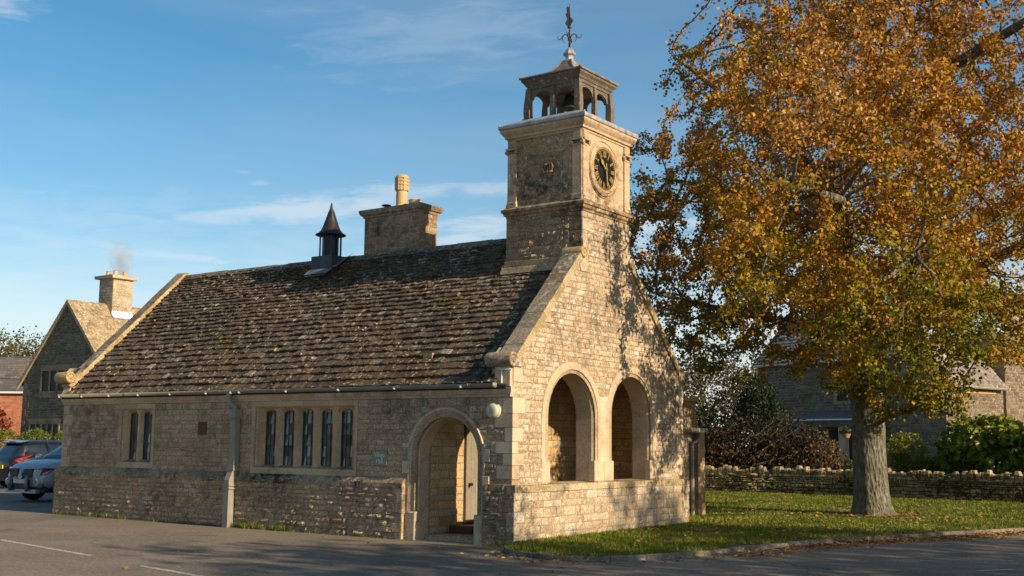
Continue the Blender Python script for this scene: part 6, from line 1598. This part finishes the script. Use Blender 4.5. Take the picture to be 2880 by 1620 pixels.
for xa in (.55, 1.28):
    g = G(); g.tube([F(xa+.06, -.895, 1.04), F(xa, -.80, 1.30), F(xa-.1, -.68, 1.55)], .022/K, 6); g.mk('door_pillar', MT['rim'] if xa > 1 else MT['bplastic'], jk)

# ------------------------------------------------------------------ trees that shade the road and stand behind the viewer
MT['shadeleaf'] = leaf_mat('street_tree_leaf', [(0, (.07, .08, .01)), (.5, (.25, .16, .02)), (1, (.4, .2, .03))], .3)
for i, (x, y, h, r, lab) in enumerate([(29, -4.2, 15.0, 6.3, 'autumn street tree outside the view whose shadow crosses the road'), (33, 5.0, 16.2, 4.6, 'smaller autumn tree outside the view whose shadow crosses the lawn')]):
    tree('street_tree', (x, y, 0), h, r, 0, .3, MT['shadeleaf'], lab, 'trees east of the hall', 70+i, gap=.8, trunk_r=.3, low=.20, step=.7, natt=1100, per=15, sp=.42)
for i, (x, y, h, r, lab) in enumerate([(-30, -44, 15, 7, 'broad tree behind the viewer, left of the road'), (-17, -50, 14, 6.5, 'broad tree behind the viewer, across the road'), (-52, -40, 12, 5, 'tall tree behind the viewer, far left')]):
    tree('street_tree', (x, y, 0), h, r, 0, .7, MT['bgleaf2'], lab, 'trees behind the viewer', 80+i, gap=.2, trunk_r=.4, low=.05, step=1.2, natt=420, per=12, sp=.7)

# ------------------------------------------------------------------ grass, fallen leaves, weeds
rg = np.random.default_rng(21)
lawn_np = np.array(lawn_out)
def npin(X, Y, P):
    c = np.zeros(len(X), bool); j = len(P)-1
    for i in range(len(P)):
        xi, yi = P[i]; xj, yj = P[j]
        with np.errstate(divide='ignore', invalid='ignore'):
            k = ((yi > Y) != (yj > Y)) & (X < (xj-xi)*(Y-yi)/(yj-yi)+xi)
        c ^= k; j = i
    return c
def lawn_pts(n, x0=-11, x1=15.5, y0=-1.7, y1=29.2):
    X = rg.uniform(x0, x1, n); Y = y0+(y1-y0)*rg.uniform(0, 1, n)**1.25; k = npin(X, Y, lawn_out)
    k &= ~((X < 0.12) & (Y < 8.1)) & ~((X < -1.2) & (Y < 12)); X, Y = X[k], Y[k]; return np.stack([X, Y, np.full(len(X), .085)], 1)
def blades(P, h, w, rg):
    n = len(P); a = rg.uniform(0, 2*PI, n); d = np.stack([np.cos(a), np.sin(a), np.zeros(n)], 1); ln = np.stack([rg.normal(0, .35, n), rg.normal(0, .35, n), np.ones(n)], 1)
    H = h*rg.uniform(.5, 1.4, n)[:, None]; V = np.stack([P-d*w, P+d*w, P+ln*H], 1).reshape(-1, 3); return V, np.arange(n*3).reshape(-1, 3)
P = lawn_pts(170000); P = P[rg.uniform(size=len(P)) < np.clip((np.hypot(P[:, 0]-OT.x, P[:, 1]-OT.y)-.5)/1.6, .03, 1)]; k_ = np.array([noise.noise(Vector((p[0]*.8, p[1]*.8, 5))) for p in P]) > -.42; P = P[k_]
hv = np.array([1+.55*noise.noise(Vector((p[0]*1.7, p[1]*1.7, 9))) for p in P]); V, F_ = blades(P, .062, .014, rg); V = V.reshape(-1, 3, 3); V[:, 2, 2] = P[:, 2]+(V[:, 2, 2]-P[:, 2])*hv; V = V.reshape(-1, 3)
MT['grass'] = leaf_mat('lawn_grass', [(0, (.045, .08, .005)), (.42, (.11, .16, .009)), (.62, (.20, .22, .016)), (.82, (.30, .27, .04)), (1, (.38, .31, .10))], .35, sc=.9)
stuff(mk('grass', V, F_, MT['grass']), 'short green grass of the lawn around the oak', 'grass')
P1 = lawn_pts(7500); d_ = np.hypot(P1[:, 0]-OT.x, P1[:, 1]-OT.y); P1 = P1[(rg.uniform(size=len(P1)) < np.clip(1.25-d_/16, .12, 1))]; P1[:, 2] += .045
KA = np.array(segs); L_ = []
for i in range(1, len(KA)-1):
    m_ = 5 if KA[i, 1] < 1.5 else (40 if KA[i, 1] < 5 else 90)
    n_ = nrm2(KA[i-1], KA[i+1])
    q = KA[i]+np.outer(-np.abs(rg.normal(0, .34, m_))-.02, [n_.x, n_.y])+rg.normal(0, .12, (m_, 2)); L_.append(np.column_stack([q, np.full(m_, .015)]))
a_ = rg.uniform(0, 2*PI, 900); r_ = .7+np.abs(rg.normal(0, 1.0, 900)); P1 = np.concatenate([P1, np.column_stack([OT.x+np.cos(a_)*r_, OT.y+np.sin(a_)*r_, np.full(900, .11)])])
P2 = np.concatenate(L_); P3 = np.column_stack([rg.uniform(-8, 16, 130), rg.uniform(-9, 8, 130), np.full(130, .012)])
P3 = P3[~npin(P3[:, 0], P3[:, 1], lawn_out) & ~((P3[:, 0] < .15) & (P3[:, 1] > -.15))]
MT['fallen'] = leaf_mat('fallen_leaf', [(0, (.16, .06, .02)), (.4, (.30, .15, .05)), (.75, (.46, .28, .10)), (1, (.5, .36, .18))], .15)
up_n = np.array([0, 0, 1.])
PP = np.concatenate([P1, P2, P3]); stuff(leaves_mesh('fallen_leaves', PP, .085, MT['fallen'], None, 9, nrm=up_n, nb=2.2), 'brown fallen leaves scattered on the lawn and along the kerb', 'leaves')
W_ = []
for x, n_, s_, h_ in ((-15.7, 18, .12, .1), (-14.3, 26, .25, .12), (-13.6, 30, .3, .18), (-12.9, 18, .15, .13), (-11.2, 14, .2, .07), (-10.2, 50, .25, .08), (-9.4, 26, .2, .07), (-8.1, 130, .25, .14), (-7.6, 80, .2, .16), (-6.75, 110, .13, .14), (-6.3, 30, .3, .06), (-5.2, 40, .5, .04), (-3.6, 30, .3, .04)):
    q = np.column_stack([rg.normal(x, s_, n_), -.16-np.abs(rg.normal(0, .05, n_)), np.zeros(n_)]); W_.append(blades(q, h_, .012, rg)[0])
q = np.column_stack([rg.uniform(-.6, .9, 260), -.12-np.abs(rg.normal(0, .12, 260)), np.full(260, .0)]); W_.append(blades(q, .055, .012, rg)[0])
q = np.column_stack([rg.uniform(0, 1, 500), np.zeros((500, 2))]); i0 = (q[:, 0]*26+44).astype(int); q2 = np.column_stack([KA[i0 % len(KA)]+rg.normal(0, .05, (500, 2))+[.10, -.05], np.full(500, .0)]); q2 = q2[(q2[:, 1] < 2.5)]; W_.append(blades(q2, .085, .016, rg)[0])
Vw = np.concatenate(W_); stuff(mk('weeds', Vw, np.arange(len(Vw)).reshape(-1, 3), MT['hedge_g']), 'tufts of weeds growing along the foot of the wall and kerb', 'weeds')
# longer grass against the gable wall
q = np.column_stack([.12+np.abs(rg.normal(0, .07, 1500)), rg.uniform(-.1, 8, 1500), np.full(1500, .07)]); V, F_ = blades(q, .075, .012, rg)
stuff(mk('long_grass', V, F_, MT['grass']), 'longer grass against the foot of the gable wall', 'grass')
# strip of soil and grit where wall meets tarmac
MT['grit'] = stone_mat('grit_strip', (.12, .10, .07), (.17, .14, .10), spots=.2, dark=.6, darkc=(.05, .055, .02), islands=False, bump=.8, sc=2)
gv = []; gf = []; n_ = 80
for i in range(n_+1):
    x = -16.5+i*16.9/n_; y_ = -.22-.10*noise.noise(Vector((x*1.3, 0, 0)))-.05*noise.noise(Vector((x*5, 0, 0)))
    gv += [(x, -.02, .003), (x, y_, .003)]
gf = [(i*2, i*2+1, i*2+3, i*2+2) for i in range(n_)]
structure(mk('gravel_strip', gv, gf, MT['grit']))
